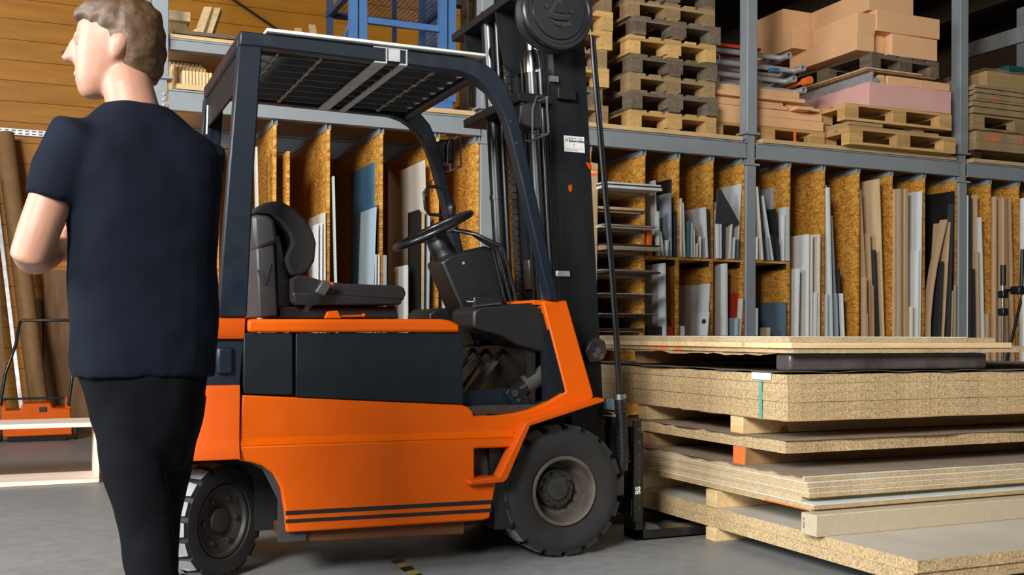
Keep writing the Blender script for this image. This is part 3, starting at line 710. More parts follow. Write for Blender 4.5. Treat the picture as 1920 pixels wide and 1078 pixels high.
# crossmembers and brackets of the mast
part(MB().box(1.96, 2.13, 4.30, 4.98, 1.985, 2.025).box(2.13, 2.22, 4.24, 4.27, 2.0, 2.05).xf(lean), 'crossmember', 'mast_paint', bevel=.004)
part(MB().box(2.00, 2.13, 4.28, 4.74, .80, .86).xf(lean), 'crossmember', 'mast_paint', bevel=.004)
part(MB().box(1.96, 2.12, 4.34, 5.08, 2.44, 2.475).xf(lean), 'crosshead', 'mast_paint', bevel=.004)
for y in (4.52, 4.92):
    part(MB().prism([(1.97, 2.44), (2.14, 2.44), (2.14, 2.19), (2.06, 2.16), (2.0, 2.20), (1.985, 2.30)], y, y + .014).xf(lean), 'gusset', 'mast_paint')
part(MB().lathe([(.012, -.02), (.055, -.02), (.045, -.008), (.045, .008), (.055, .02), (.012, .02)], 24, Matrix.Translation((1.98, 4.72, 2.30)) @ Matrix.Rotation(math.pi / 2, 4, 'X')), 'chain_roller', 'black_steel', smooth=40)
part(MB().box(1.955, 1.97, 4.76, 4.775, 2.30, 2.40), 'orange_tag', 'orange_worn')
part(MB().box(2.06, 2.11, 4.50, 4.56, 1.16, 1.30).xf(lean), 'chain_anchor', 'greasy_steel', bevel=.004)
part(MB().box(2.085, 2.15, 4.255, 4.275, 1.21, 1.235).xf(lean), 'pipe_clamp', 'aluminium', bevel=.003)
part(MB().box(2.10, 2.14, 4.25, 4.27, 2.075, 2.10).lathe([(0, -.006), (.008, -.006), (.008, .004)], 10, Matrix.Translation((2.12, 4.25, 2.088)) @ Matrix.Rotation(math.pi / 2, 4, 'X')).xf(lean), 'pipe_clamp', 'steel')
# maker's plate on the mast
z0, z1 = 1.772, 1.843
pl_ = part(MB().box(2.16, 2.262, 4.2675, 4.2695, z0, z1).xf(lean), 'rating_plate', 'paper')
xo = 2.16 - .062 * (1.8 - 1.11)
text_mesh('Schwerdtmann', .0165, 'lettering', 'ink', (xo + .022, 4.2672, z1 - .027), (1, 0, 0), (0, 0, 1), pl_, bold=.0006)
text_mesh('Gabelstapler - Service', .008, 'lettering', 'ink', (xo + .020, 4.2672, z1 - .012), (1, 0, 0), (0, 0, 1), pl_)
text_mesh('1', .016, 'lettering', 'ink', (xo + .044, 4.2672, z0 + .026), (1, 0, 0), (0, 0, 1), pl_, bold=.0004)
MB().box(xo + .002, xo + .098, 4.2668, 4.2672, z0 + .0145, z0 + .0155).prism([(xo + .004, z1 - .024), (xo + .007, z1 - .010), (xo + .010, z1 - .024)], 4.2668, 4.2672).prism([(xo + .011, z1 - .024), (xo + .014, z1 - .008), (xo + .017, z1 - .024)], 4.2668, 4.2672).build('print', 'ink', pl_)
text_mesh('Telefon  Prufung  Wartung', .0055, 'lettering', 'ink', (xo + .006, 4.2672, z0 + .006), (1, 0, 0), (0, 0, 1), pl_)
# paint scars on the mast
pieces(MB().prism(xz([(1098, 303), (1110, 308), (1110, 318), (1104, 316)], 4.268), 4.2685, 4.2695).prism(xz([(1066, 347), (1072, 346), (1073, 355), (1069, 361), (1066, 355)], 4.268), 4.2685, 4.2695), 'paint_scar', 'orange_worn', fk)
# mast pivot with bolts
pv = part(MB().prism(xz([(1106, 640), (1120, 632), (1134, 640), (1138, 660), (1128, 676), (1104, 680), (1096, 660)], 4.22), 4.215, 4.27), 'mast_pivot', 'greasy_steel', bevel=.006)
m = MB()
for u, v in ((1122, 657), (1128, 668), (1117, 666)):
    x, z = atY(u, v, 4.21); m.lathe([(0, -.008), (.012, -.008), (.014, 0), (.014, .006)], 8, Matrix.Translation((x, 4.215, z)) @ Matrix.Rotation(math.pi / 2, 4, 'X'))
pieces(m, 'pivot_bolt', 'steel', pv, smooth=40)
# hose reel
rx, rz = atY(1050, 18, 4.12)
MR = Matrix.Translation((rx, 4.18, rz)) @ Matrix.Rotation(math.pi / 2, 4, 'X')
rl = part(MB().lathe([(.0, -.05), (.165, -.05), (.168, -.04), (.168, -.028), (.15, -.02), (.15, .03), (.166, .036), (.168, .044), (.162, .052), (.148, .052), (.143, .044), (.128, .044), (.124, .050), (0, .050)], 64, MR), 'hose_reel', 'black_steel', smooth=35)
MB().prism([(rx - .055, rz - .022), (rx - .012, rz + .045), (rx + .012, rz + .045), (rx + .045, rz - .02), (rx + .06, rz - .062), (rx + .005, rz - .072), (rx - .05, rz - .045)], 4.127, 4.131).build('reel_window', 'ink', rl)
MB().tube([(rx - .05, 4.124, rz - .03), (rx - .02, 4.12, rz - .038), (rx + .035, 4.124, rz - .036)], .009, 8).build('reel_spring', 'greasy_steel', rl, smooth=60)
MB().prism([(rx - .03, rz - .012), (rx - .01, rz + .03), (rx + .012, rz + .03), (rx + .035, rz - .014)], 4.120, 4.127).build('reel_bracket', 'black_steel', rl)
m = MB()
for dx, dz in ((-.062, .008), (.056, .0), (-.002, -.062), (0, .012)): m.lathe([(0, -.006), (.006, -.006), (.0085, -.002), (.0085, .003)], 10, Matrix.Translation((rx + dx, 4.124, rz + dz)) @ Matrix.Rotation(math.pi / 2, 4, 'X'))
pieces(m, 'reel_bolt', 'greasy_steel', rl, smooth=40)
part(MB().box(rx - .03, rx + .09, 4.22, 4.275, rz - .05, rz + .05), 'reel_mount', 'black_steel')
# hoses to the carriage, with spring guard
ho = [(1108, 66), (1118, 190), (1131, 340), (1144, 490), (1153, 620), (1160, 742)]
for k, d in enumerate((0, .019)):
    part(MB().tube([(atY(u, v, 4.15)[0] + d * .9, 4.15 + d * .5, atY(u, v, 4.15)[1]) for u, v in ho], .0085, 10), 'hose', 'hose_rubber', smooth=60)
gd = [(1160, 742), (1164, 790), (1166, 850), (1164, 882)]
part(MB().tube([(atY(u, v, 4.15)[0] + .008, 4.155, atY(u, v, 4.15)[1]) for u, v in gd], .026, 14), 'hose_guard', 'hose_rubber', smooth=60)
m = MB()
for k in range(14):
    x, z = atY(1161 + k * .45, 748 + k * 9, 4.15); m.lathe([(.026, -.004), (.0295, -.002), (.0295, .002), (.026, .004)], 16, Matrix.Translation((x + .008, 4.155, z)))
part(m, 'guard_rings', 'black_plastic', smooth=40, kind='stuff')
x, z = atY(1160, 744, 4.15); part(MB().lathe([(.022, -.012), (.03, -.012), (.03, .012), (.022, .012)], 16, Matrix.Translation((x + .008, 4.155, z)), caps=False), 'hose_collar', 'steel', smooth=40)
x, z = atY(1166, 890, 4.15); part(MB().tube([(x + .008, 4.155, z + .03), (x + .008, 4.17, z), (x + .02, 4.24, z - .03)], .011, 10), 'hose_fitting', 'dusty_steel', smooth=60)
# fork carriage and forks
cg = part(MB().box(2.44, 2.475, 4.22, 4.80, .44, .53).box(2.44, 2.475, 4.22, 4.80, .12, .20).box(2.40, 2.44, 4.34, 4.40, .12, .60).box(2.40, 2.44, 4.62, 4.68, .12, .60), 'fork_carriage', 'black_steel', bevel=.003)
bar = MB().box(2.445, 2.483, 4.205, 4.22, .10, .56).build('carriage_plate', 'black_steel', cg)
m = MB()
for k in range(7): m.lathe([(.007, -.001), (.007, .002)], 10, Matrix.Translation((2.472, 4.2045, .16 + k * .06)) @ Matrix.Rotation(math.pi / 2, 4, 'X'))
pieces(m, 'plate_hole', 'ink', bar)
text_mesh('BS', .036, 'lettering', 'paper', (2.478, 4.2045, .222), (0, 0, 1), (-1, 0, 0), bar, bold=.0008)
part(MB().tube([(2.30, 4.24, .60), (2.42, 4.24, .58)], .02, 10), 'side_shift_rod', 'chrome', smooth=40)
part(MB().box(2.33, 2.42, 4.25, 4.30, .60, .66), 'side_shift_block', 'slate_blue', bevel=.004)
for y in (4.24, 4.66):
    part(MB().box(2.476, 2.515, y, y + .11, .012, .50).prism([(2.476, .010), (3.55, .012), (3.55, .022), (2.7, .05), (2.515, .052), (2.476, .052)], y, y + .11), 'fork', 'black_steel')
x, z = atZ_x = (2.50, .05)
part(MB().prism([(2.53, .053), (2.60, .053), (2.575, .075), (2.545, .078)], 4.22, 4.30), 'fork_scrap', 'dusty_steel')

# ================================================================== THE STACK OF BOARDS in front of the forks
def slab(name, label, cat, x0, x1, y0, y1, z0, z1, face, edge, group=None, bevel=0):
    m = MB().box(x0, x1, y0, y1, z0, z1); m.m = [0, 0, 1, 1, 1, 1]
    return tag(m.build(name, [face, edge], bevel=bevel), label, cat, group)
def bearer(label, x0, x1, y0, y1, z0, z1, mat='pine_block', name='bearer'):
    return tag(MB().box(x0, x1, y0, y1, z0, z1).build(name, mat, bevel=.003, seg=1), label, 'timber')
SX = 2.83; SR = 5.6
bearer('squared timber on the floor under the board stack, nearest the fork', SX - .02, SR, 4.095, 4.17, 0, .060)
bearer('squared timber on the floor under the near edge of the board stack', SX + .05, SR, 3.06, 3.14, 0, .060, 'mdf_light')
bearer('squared timber on the floor under the far edge of the board stack', SX + .01, SR, 4.80, 4.87, 0, .060)
slab('particle_board', 'lowest thick particle board of the stack, resting on floor timbers', 'board', SX - .005, SR, 2.885, 4.96, .0605, .1055, 'laminate', 'particle_edge', 'thick bottom boards')
slab('particle_board', 'thick particle board with pale grey top, second from the floor', 'board', SX, SR, 2.875, 4.95, .1065, .1515, 'laminate', 'particle_edge', 'thick bottom boards')
mdf = tag(MB().box(SX - .045, SR, 3.362, 3.455, .152, .2385).build('mdf_beam', 'mdf_light', bevel=.002, seg=1), 'long beige MDF beam lying on the bottom boards near the camera', 'timber')
text_mesh('MDF 19', .013, 'lettering', 'ink', (SX - .0455, 3.432, .176), (0, 0, 1), (0, 1, 0), mdf)
bearer('squared timber between bottom boards and thin boards, in the stack\'s middle', SX - .01, SR, 4.10, 4.185, .152, .2325)
bearer('squared timber between bottom boards and thin boards, far in shadow', SX + .01, SR, 4.78, 4.86, .152, .2325)
rd = slab('panel_board', 'thin white board with orange sprayed edge, lowest of the thin boards', 'board', SX - .002, SR, 3.45, 4.98, .2395, .2475, 'laminate_white', 'particle_edge_fine')
MB().box(SX - .0035, SX - .0025, 3.455, 3.75, .2397, .2455).build('paint_mark', 'spray_orange', rd)
thin = [(.2480, 3.428, SX - .004, 'thin laminated particle board jutting out below the recessed board'), (.2690, 3.52, SX + .008, 'thin laminated particle board set back above the jutting lowest one'),
        (.2900, 3.462, SX + .002, 'third thin laminated particle board up in the thin-board pile'), (.3110, 3.468, SX + .004, 'fourth thin laminated particle board up in the thin-board pile'),
        (.3320, 3.470, SX - .002, 'fifth thin laminated particle board, stained dark along its edge'), (.3530, 3.492, SX + .003, 'topmost thin laminated particle board under torn brown paper')]
for z, y0, x0, lb in thin:
    o = slab('panel_board', lb, 'board', x0, SR, y0, 4.97 + (z % .02), z, z + .0172, 'laminate_white', 'particle_edge_fine', 'thin laminated boards')
    MB().box(x0 - .0006, SR, y0 - .0006, 4.97, z + .0172, z + .0199).build('laminate_layer', 'laminate_white', o)
def ragged(name, label, x0, x1, y0, y1, z, mat, sag=.006, amp=.012, n=22, seed=1, front=True):
    r = random.Random(seed); top = []; 
    xs = [x0 + (x1 - x0) * i / n for i in range(n + 1)]; ys = [y0 + (y1 - y0) * i / n for i in range(n + 1)]
    vs = []; fs = []
    for i in range(n + 1):
        for j in range(n + 1):
            px, py = xs[i], ys[j]; e = 0
            if i == 0: px += r.uniform(-amp, amp); e = 1
            if j == 0: py += r.uniform(-amp, amp); e = 1
            pzz = z + (r.uniform(min(0, sag), max(0, sag)) if e and (px < SX or sag > 0 or py < 3.6) else 0) + .0006 * math.sin(px * 7 + seed) * math.sin(py * 6) + .0024
            vs.append((px, py, pzz))
    k = len(vs); vs += [(a, b, c_ - .0012) for a, b, c_ in vs]
    for i in range(n):
        for j in range(n):
            a = i * (n + 1) + j; b = a + n + 1
            fs += [(a, b, b + 1, a + 1), (a + k, a + 1 + k, b + 1 + k, b + k)]
    for i in range(n):
        a, b = i * (n + 1), (i + 1) * (n + 1); fs.append((a, a + k, b + k, b)); a, b = i, i + 1; fs.append((a, b, b + k, a + k))
    return tag(MB().add(vs, fs).build(name, mat), label, 'paper')
ragged('cover_paper', 'torn brown cover paper on the thin boards in the stack', SX - .015, SR, 3.50, 4.95, .373, 'kraft', seed=3, sag=.0012)
rb = bearer('orange-ended squared timber above the thin boards', SX - .005, SR, 3.885, 3.975, .3765, .4535, 'brown_board')
MB().box(SX - .0065, SX - .0055, 3.886, 3.974, .3775, .4525).build('paint_mark', 'spray_orange', rb)
bearer('dark squared timber above the thin boards, far side', SX + .02, SR, 4.72, 4.80, .3765, .4535, 'brown_board')
for z, dx, dy, lb in ((.4545, 0, 0, 'lower of two particle boards between orange-ended and pale timbers'), (.4805, .003, .004, 'upper of two particle boards between orange-ended and pale timbers')):
    slab('particle_board', lb, 'board', SX + dx, SR, 3.612 + dy, 5.1, z, z + .0252, 'laminate', 'particle_edge', 'pair of middle boards')
ragged('cover_paper', 'grey-brown cover paper under the thick particle-board bundle', SX - .012, SR, 3.60, 5.1, .5065, 'kraft', seed=5, sag=.0015)
bearer('pale squared timber right below the strapped particle-board bundle', SX - .005, SR, 3.905, 4.0, .5115, .5885)
bearer('squared timber below the strapped bundle, far side', SX + .01, SR, 4.75, 4.84, .5115, .5885)
ragged('cover_paper', 'torn cardboard sheet showing under the strapped bundle', SX - .012, SR, 3.575, 5.3, .5895, 'cardboard', seed=8, sag=.0006, amp=.018)
ord5 = ['lowest', 'second lowest', 'middle', 'second topmost', 'topmost']
for k in range(5):
    slab('particle_board', ord5[k] + ' thick particle board of the green-strapped bundle', 'board', SX + (.0, .003, -.002, .002, -.003)[k], SR, 3.60 + (.0, .002, -.002, .003, .001)[k], 5.66, .5925 + k * .0388, .5925 + k * .0388 + .0382, 'laminate', 'particle_edge', 'boards of the strapped bundle')
sy, sz = atX(1428, 750, SX)
tag(MB().box(SX - .0065, SX - .0048, sy - .010, sy + .010, .589, .79).box(SX - .0065, SR, sy - .010, sy + .010, .7868, .788).build('strap', 'strap_green'), 'green plastic strap round the thick particle-board bundle', 'strap')
tag(MB().box(SX - .0095, SX - .0068, sy - .075, sy + .06, .758, .791).box(SX - .0095, SX + .05, sy - .075, sy + .06, .7885, .791).build('edge_protector', 'paper', bevel=.001, seg=1), 'white cardboard edge protector under the green strap', 'protector')
ragged('cover_paper', 'curling grey-brown paper on top of the strapped bundle', SX - .02, SR, 3.588, 5.66, .789, 'kraft_dark', seed=11, sag=.008, amp=.012)
tag(MB().box(SX + .035, 3.99, 3.628, 3.73, .8005, .8715).build('wrapped_bundle', 'film_wrap', bevel=.012, seg=3), 'dark bundle in plastic film wrap supporting the top boards', 'bundle')
bearer('dark timber supporting the top boards, hidden in the gap', SX + .05, 4.2, 4.85, 4.95, .8005, .8715, 'brown_board')
ragged('cover_paper', 'torn cardboard hanging below the top boards near the mast', SX - .02, 4.3, 3.72, 5.35, .8712, 'cardboard', seed=14, sag=-.014, amp=.02, n=26)
t3 = slab('particle_board', 'long thin particle board with red marks, lowest of the top boards', 'board', SX + .01, 4.9, 3.578, 5.3, .8755, .8955, 'laminate_white', 'particle_edge_fine')
m = MB()
for u0, u1 in ((1222, 1230), (1234, 1246), (1263, 1274)):
    ya, yb = atX(u0, 650, SX)[0], atX(u1, 650, SX)[0]; m.box(SX + .0085, SX + .0095, yb, ya, .878, .893)
pieces(m, 'paint_mark', 'spray_orange', t3)
slab('pine_board', 'solid pine board between the two top particle boards', 'board', SX - .005, 4.08, 3.570, 5.35, .8965, .9200, 'pine', 'pine')
slab('particle_board', 'topmost particle board of the whole stack', 'board', SX - .004, 3.99, 3.585, 5.35, .9210, .9425, 'laminate_white', 'particle_edge_fine')
slab('white_sheet', 'thin white sheet lying on the very top of the board stack', 'sheet', SX + .0, 3.83, 3.60, 5.30, .9430, .9455, 'laminate_white', 'laminate_white')

# ================================================================== SHEETS STANDING IN THE COMPARTMENTS
PLACED = []; QUEUE = []
BND = sorted(DX + [RX0 + .15])
def comp(ub, ut, vt, h):
    x = (atY(ub, 500, 7.215)[0] + atY(ut, vt, 7.215)[0]) / 2
    lo_ = max([d for d in BND if d <= x] or [RX0]) + .0135; hi_ = min([d for d in BND if d > x] or [RX1]) - .0135
    if lo_ < 5.3 < hi_: lo_ = 5.345
    if lo_ < 7.6 < hi_: lo_ = 7.68
    if lo_ < 2.94 < hi_: lo_ = 3.0
    return lo_ + h, hi_ - h, x
def put(label, ub, ut, vt, z0, th, dep, mat, Y=7.238, edge=None, name='panel_offcut', cat='panel', group=None):
    h = th / 2; lo_, hi_, _ = comp(ub, ut, vt, h); best = None
    for k in range(19):                                              # nearest free row behind the shelf edge
        y = 7.205 + .012 * k
        xb = min(max(atY(ub, 500, y)[0], lo_), hi_); xt, zt_ = atY(ut, vt, y); xt = min(max(xt, lo_), hi_); zt_ = min(zt_, 2.32)
        cost = 0
        for (x0, x1, za, zb, ya, yb, hh) in PLACED:
            if y + dep + .002 < ya or y > yb + .002: continue
            l_, h_ = max(z0, za), min(zt_, zb)
            if l_ >= h_: continue
            f1 = lambda z: xb + (xt - xb) * (z - z0) / (zt_ - z0); f2 = lambda z: x0 + (x1 - x0) * (z - za) / (zb - za)
            d0, d1 = f1(l_) - f2(l_), f1(h_) - f2(h_)
            if d0 * d1 < 0 or min(abs(d0), abs(d1)) < h + hh + .0008: cost += min(y + dep, yb) - max(y, ya)
        if best is None or cost < best[0] - .004: best = (cost, y, xb, xt, zt_)
        if cost == 0: break
    cost, y, xb, xt, zt_ = best
    PLACED.append((xb, xt, z0, zt_, y, y + dep, h))
    p = [(xb - h, y, z0), (xb + h, y, z0), (xb + h, y + dep, z0), (xb - h, y + dep, z0), (xt - h, y, zt_), (xt + h, y, zt_), (xt + h, y + dep, zt_), (xt - h, y + dep, zt_)]
    m = MB().hexa(p); m.m = [1, 1, 1, 0, 1, 0]
    o = tag(m.build(name, [mat, edge or mat]), label, cat, group); LAST[label] = (o, xb, xt, y, zt_)
    return o
LAST = {}
def sheet(*a, **k): QUEUE.append((a, k))
B1 = ZS + .001; B0 = ZL + .001; G = .060
A_ = 'offcuts in the cubbies right of the mast'
for a in [
 # cubby right of the trays, upper
 ('tall white panel in the upper cubby beside the tray shelves', 1233, 1228, 338, B1, .012, .17, 'white_panel'),
 ('orange card folder in the upper cubby beside the tray shelves', 1219, 1219, 428, B1, .028, .09, 'orange_card'),
 ('narrow pale strip right of the tall white panel', 1236, 1235, 396, B1, .014, .05, 'pale_green'),
 ('large black glossy panel leaning in the first upper cubby', 1249, 1258, 336, B1, .012, .30, 'black_gloss'),
 ('grey strip leaning behind the large black panel', 1259, 1258, 361, B1, .007, .22, 'grey_panel'),
 ('dark short slat leaning low in the first upper cubby', 1234, 1229, 452, B1, .016, .06, 'dark_panel'),
 ('cream slat leaning low in the first upper cubby', 1244, 1239, 434, B1, .014, .06, 'cream_panel'),
 ('short white strip below the large black panel', 1251, 1252, 450, B1, .018, .05, 'white_panel'),
 ('dark blue folder standing left of the second cubby divider', 1266, 1266, 406, B1, .012, .09, 'navy_folder'),
 ('black folder peeping over the dark blue folder', 1268, 1268, 396, B1, .010, .22, 'dark_panel'),
 # second upper cubby
 ('tall thin cream strip at the left of the second upper cubby', 1278, 1276, 371, B1, .008, .10, 'cream_panel'),
 ('wider cream strip beside the tall thin cream strip', 1284, 1281, 380, B1, .012, .06, 'cream_panel'),
 ('navy ring binder in the second upper cubby', 1291, 1292, 414, B1, .016, .12, 'slate_blue'),
 ('large white panel leaning in the second upper cubby', 1327, 1323, 388, B1, .010, .42, 'white_panel'),
 ('thin black panel right of the large white one', 1332, 1328, 392, B1, .010, .40, 'dark_panel'),
 ('pale green strip in front of the large white panel', 1298, 1298, 418, B1, .008, .05, 'pale_green'),
 ('cream strip in the middle of the second upper cubby', 1303, 1302, 430, B1, .006, .05, 'cream_panel'),
 ('low cream strip in the second upper cubby', 1308, 1308, 456, B1, .008, .04, 'cream_panel'),
 ('white strip nearest the leaning white panel edge', 1314, 1314, 443, B1, .008, .04, 'white_panel'),
 # third upper cubby
 ('white strip at the left of the third upper cubby', 1347, 1347, 394, B1, .018, .05, 'white_panel'),
 ('tall white strip in the third upper cubby', 1352, 1352, 377, B1, .010, .09, 'white_panel'),
 ('large white panel tilted against the grey post', 1383, 1398, 345, B1, .009, .34, 'white_panel'),
 ('white-green panel behind the tilted white one', 1396, 1399, 385, B1, .008, .10, 'pale_green'),
 ('dark strip in the third upper cubby', 1357, 1357, 422, B1, .012, .06, 'navy_folder'),
 ('broad white strip in the third upper cubby', 1369, 1373, 419, B1, .008, .12, 'cream_panel'),
 ('narrow white strip near the blue spine', 1376, 1378, 445, B1, .012, .04, 'white_panel'),
 ('blue-grey spine among the white strips', 1384, 1385, 449, B1, .010, .05, 'slate_blue'),
 ('low white strip beside the grey post', 1395, 1396, 443, B1, .012, .05, 'white_panel'),
 # fourth upper cubby
 ('cream strip leaning just right of the grey post', 1431, 1420, 350, B1, .010, .06, 'cream_panel'),
 ('dark strip leaning behind the cream strip', 1436, 1424, 349, B1, .008, .06, 'dark_panel'),
 ('small blue-grey pad right of the grey post', 1431, 1431, 409, B1, .014, .07, 'pale_blue', 7.2),
 ('glass strip leaning across the fourth upper cubby', 1450, 1431, 367, B1, .008, .05, 'pale_green'),
 ('grey plastic case standing in the fourth upper cubby', 1466, 1461, 354, B1, .035, .26, 'grey_panel'),
 ('dark panel leaning in front of the grey case', 1473, 1455, 391, B1, .008, .14, 'dark_panel'),
 ('white strip right of the dark leaning panel', 1470, 1471, 402, B1, .010, .04, 'white_panel', 7.2),
 ('thick film-wrapped white pad at the right of the fourth cubby', 1478, 1477, 388, B1, .032, .10, 'pale_green', 7.17),
 ('low dark strip, leftmost in the fourth cubby', 1443, 1439, 445, B1, .010, .06, 'grey_panel', 7.2),
 ('low charcoal strip in the middle of the fourth cubby', 1452, 1448, 440, B1, .010, .06, 'dark_panel', 7.2),
 ('low black strip, rightmost in the fourth cubby', 1462, 1457, 447, B1, .012, .06, 'dark_panel', 7.2),
 ('white low slat beside the blue-grey pad', 1440, 1432, 460, B1, .012, .06, 'cream_panel', 7.18),
 # lower cubbies
 ('wide white panel in the lower cubby beside the tray shelves', 1249, 1247, 493, B0, .012, .33, 'white_panel'),
 ('wide white panel with torn top in the second lower cubby', 1327, 1331, 532, B0, .008, .50, 'white_panel'),
 ('white cylinder-like panel at the left of the third lower cubby', 1363, 1362, 494, B0, .020, .20, 'white_panel'),
 ('red panel in the third lower cubby', 1383, 1390, 549, B0, .010, .28, 'red_panel'),
 ('small grey-white panel in front of the red panel', 1383, 1384, 596, B0, .014, .17, 'pale_blue', 7.19),
 ('narrow white strip right of the red panel', 1389, 1394, 560, B0, .008, .06, 'cream_panel'),
 ('short pale strip beside the lower grey post', 1401, 1401, 577, B0, .016, .04, 'pale_green'),
 ('dark blue panel standing in the fourth lower cubby', 1474, 1474, 566, B0, .008, .42, 'slate_blue'),
 ('small olive card in the fourth lower cubby', 1444, 1444, 614, B0, .006, .14, 'olive_card', 7.2),
 # tall compartments right of the cubbies
 ('narrow white board at the left of the first tall compartment', 1494, 1499, 503, G, .012, .13, 'white_panel'),
 ('large white sheet, first of the printed white sheets', 1516, 1517, 439, G, .010, .36, 'white_panel'),
 ('second of the printed white sheets from the left', 1523, 1523, 440, G, .014, .10, 'cream_panel'),
 ('third of the printed white sheets from the left', 1529, 1529, 440, G, .014, .10, 'cream_panel'),
 ('rightmost of the printed white sheets', 1536, 1537, 439, G, .018, .08, 'cream_panel'),
 ('bright white board in front of the printed sheets', 1528, 1530, 548, G, .024, .09, 'white_panel', 7.19),
 ('tallest thin white strip in the second tall compartment', 1553, 1549, 347, G, .007, .06, 'cream_panel'),
 ('tall pale strip bowed right in the second tall compartment', 1566, 1554, 351, G, .020, .05, 'pale_green'),
 ('pale grey strip leaning in the second tall compartment', 1581, 1560, 405, G, .008, .06, 'grey_panel'),
 ('short pale blue board in the second tall compartment', 1553, 1552, 552, G, .016, .04, 'pale_blue', 7.19),
 ('dark strip leaning in the second tall compartment', 1583, 1574, 503, G, .010, .08, 'dark_panel'),
 ('short white strip leaning rightmost in the second tall compartment', 1592, 1580, 550, G, .008, .05, 'white_panel'),
 ('short grey strip leaning in the second tall compartment', 1580, 1569, 550, G, .010, .05, 'grey_panel', 7.2),
 ('brown board leaning at the left of the third tall compartment', 1640, 1614, 355, G, .008, .12, 'tan_panel'),
 ('large grey-brown plywood panel leaning in the third tall compartment', 1665, 1649, 334, G, .008, .42, 'ply_face'),
 ('tan strip in the middle of the third tall compartment', 1646, 1631, 437, G, .010, .07, 'tan_panel'),
 ('black strip leaning in the third tall compartment', 1656, 1641, 468, G, .010, .07, 'dark_panel'),
 ('short tan board at the left of the third tall compartment', 1626, 1624, 520, G, .016, .06, 'tan_panel', 7.2),
 ('short white board with red corner low in the third tall compartment', 1627, 1626, 588, G, .014, .06, 'white_panel', 7.17),
 ('thin brown slat low in the third tall compartment', 1644, 1638, 535, G, .008, .04, 'brown_board', 7.2),
 ('white rolled sheet in the fourth tall compartment', 1724, 1729, 358, G, .010, .27, 'white_panel'),
 ('shorter white sheet in the fourth tall compartment', 1719, 1724, 469, G, .012, .13, 'white_panel', 7.2),
 ('small cream strip low in the fourth tall compartment', 1711, 1711, 575, G, .018, .04, 'cream_panel', 7.19),
 ('large black panel in the fifth tall compartment', 1786, 1789, 358, G, .010, .56, 'black_gloss'),
 ('tan sheet leaning behind the curved tan sheet', 1760, 1782, 416, G, .006, .20, 'tan_panel'),
 ('narrow black panel between the two tan sheets', 1757, 1769, 490, G, .008, .12, 'dark_panel'),
 ('narrow dark panel leaning beside the right grey post', 1777, 1788, 382, G, .014, .06, 'dark_panel', 7.2),
 ('thin tan strip low beside the right grey post', 1783, 1787, 545, G, .008, .04, 'tan_panel', 7.2),
 ('ochre strip low beside the right grey post', 1790, 1792, 535, G, .014, .05, 'olive_card', 7.17),
 ('thin cream strip just right of the right grey post', 1815, 1813, 366, G, .006, .05, 'cream_panel'),
 ('dark strip right of the thin cream strip', 1823, 1820, 363, G, .014, .06, 'dark_panel'),
 ('tan panel in the compartment right of the right post', 1838, 1832, 365, G, .012, .12, 'ply_face'),
 ('white strip leaning in the compartment right of the right post', 1851, 1840, 407, G, .012, .05, 'white_panel'),
 ('shorter tan strip in the compartment right of the right post', 1840, 1834, 472, G, .014, .07, 'tan_panel', 7.2),
 ('dark green strip in the compartment right of the right post', 1832, 1827, 504, G, .010, .05, 'dark_panel', 7.19),
 ('short tan block low in the compartment right of the right post', 1856, 1853, 588, G, .026, .05, 'tan_panel', 7.19),
 ('tan strip above the black one by the tripod', 1868, 1868, 368, G, .018, .07, 'tan_panel'),
 ('black strip left of the tripod', 1868, 1868, 418, G, .022, .07, 'dark_panel', 7.19),
 ('broad brown board behind the tripod', 1885, 1883, 370, G, .016, .12, 'tan_panel'),
 ('ochre edged board behind the tripod', 1893, 1888, 371, G, .012, .05, 'brown_board'),
 ('brown slat leaning right behind the tripod', 1906, 1895, 371, G, .018, .06, 'tan_panel'),
 ('white board at the right frame edge', 1922, 1922, 371, G, .014, .09, 'white_panel'),
 # compartments behind the forklift
 ('cream board behind the forklift rear post', 494, 481, 275, G, .012, .07, 'cream_panel'),
 ('narrow chipboard panel left of the seat back', 541, 541, 283, G, .016, .16, 'osb'),
 ('large white panel right behind the forklift seat', 611, 609, 398, G, .010, .50, 'cream_panel'),
 ('shorter white panel behind the forklift seat back', 596, 596, 420, G, .010, .14, 'white_panel', 7.2),
 ('thin white strip between the two white panels behind the seat', 603, 603, 418, G, .012, .05, 'white_panel', 7.2),
 ('slim pale strip leaning beside the second divider behind the seat', 640, 626, 330, G, .008, .05, 'pale_green', 7.22),
 ('large blue panel leaning behind the forklift seat', 700, 716, 305, G, .010, .62, 'sky_panel'),
 ('grey-white panel in front of the large blue panel', 690, 705, 388, G, .010, .38, 'pale_blue', 7.2),
 ('thin white strip right of the grey-white panel', 703, 705, 477, G, .010, .05, 'white_panel', 7.18),
 ('second thin white strip right of the grey-white panel', 709, 711, 477, G, .008, .05, 'white_panel', 7.18),
 ('silver strip at the divider behind the steering wheel', 717, 718, 478, G, .020, .05, 'galvanised', 7.17),
 ('dark strip behind the large blue panel edge', 707, 714, 385, G, .008, .10, 'dark_panel', 7.24),
 ('white panel leaning high behind the steering wheel', 826, 796, 300, G, .008, .58, 'cream_panel', 7.26),
 ('black panel standing behind the steering wheel', 787, 786, 393, G, .014, .24, 'black_gloss', 7.22),
 ('tan strip right of the black panel behind the steering wheel', 792, 794, 396, G, .018, .05, 'cardboard', 7.2),
 ('pale blue board standing behind the steering wheel', 801, 805, 402, G, .014, .06, 'pale_blue', 7.2),
 ('low white panel behind the seat cushion front', 766, 764, 497, G, .010, .30, 'white_panel', 7.18),
 ('short white strip behind the steering console', 833, 833, 505, G, .014, .05, 'white_panel', 7.2),
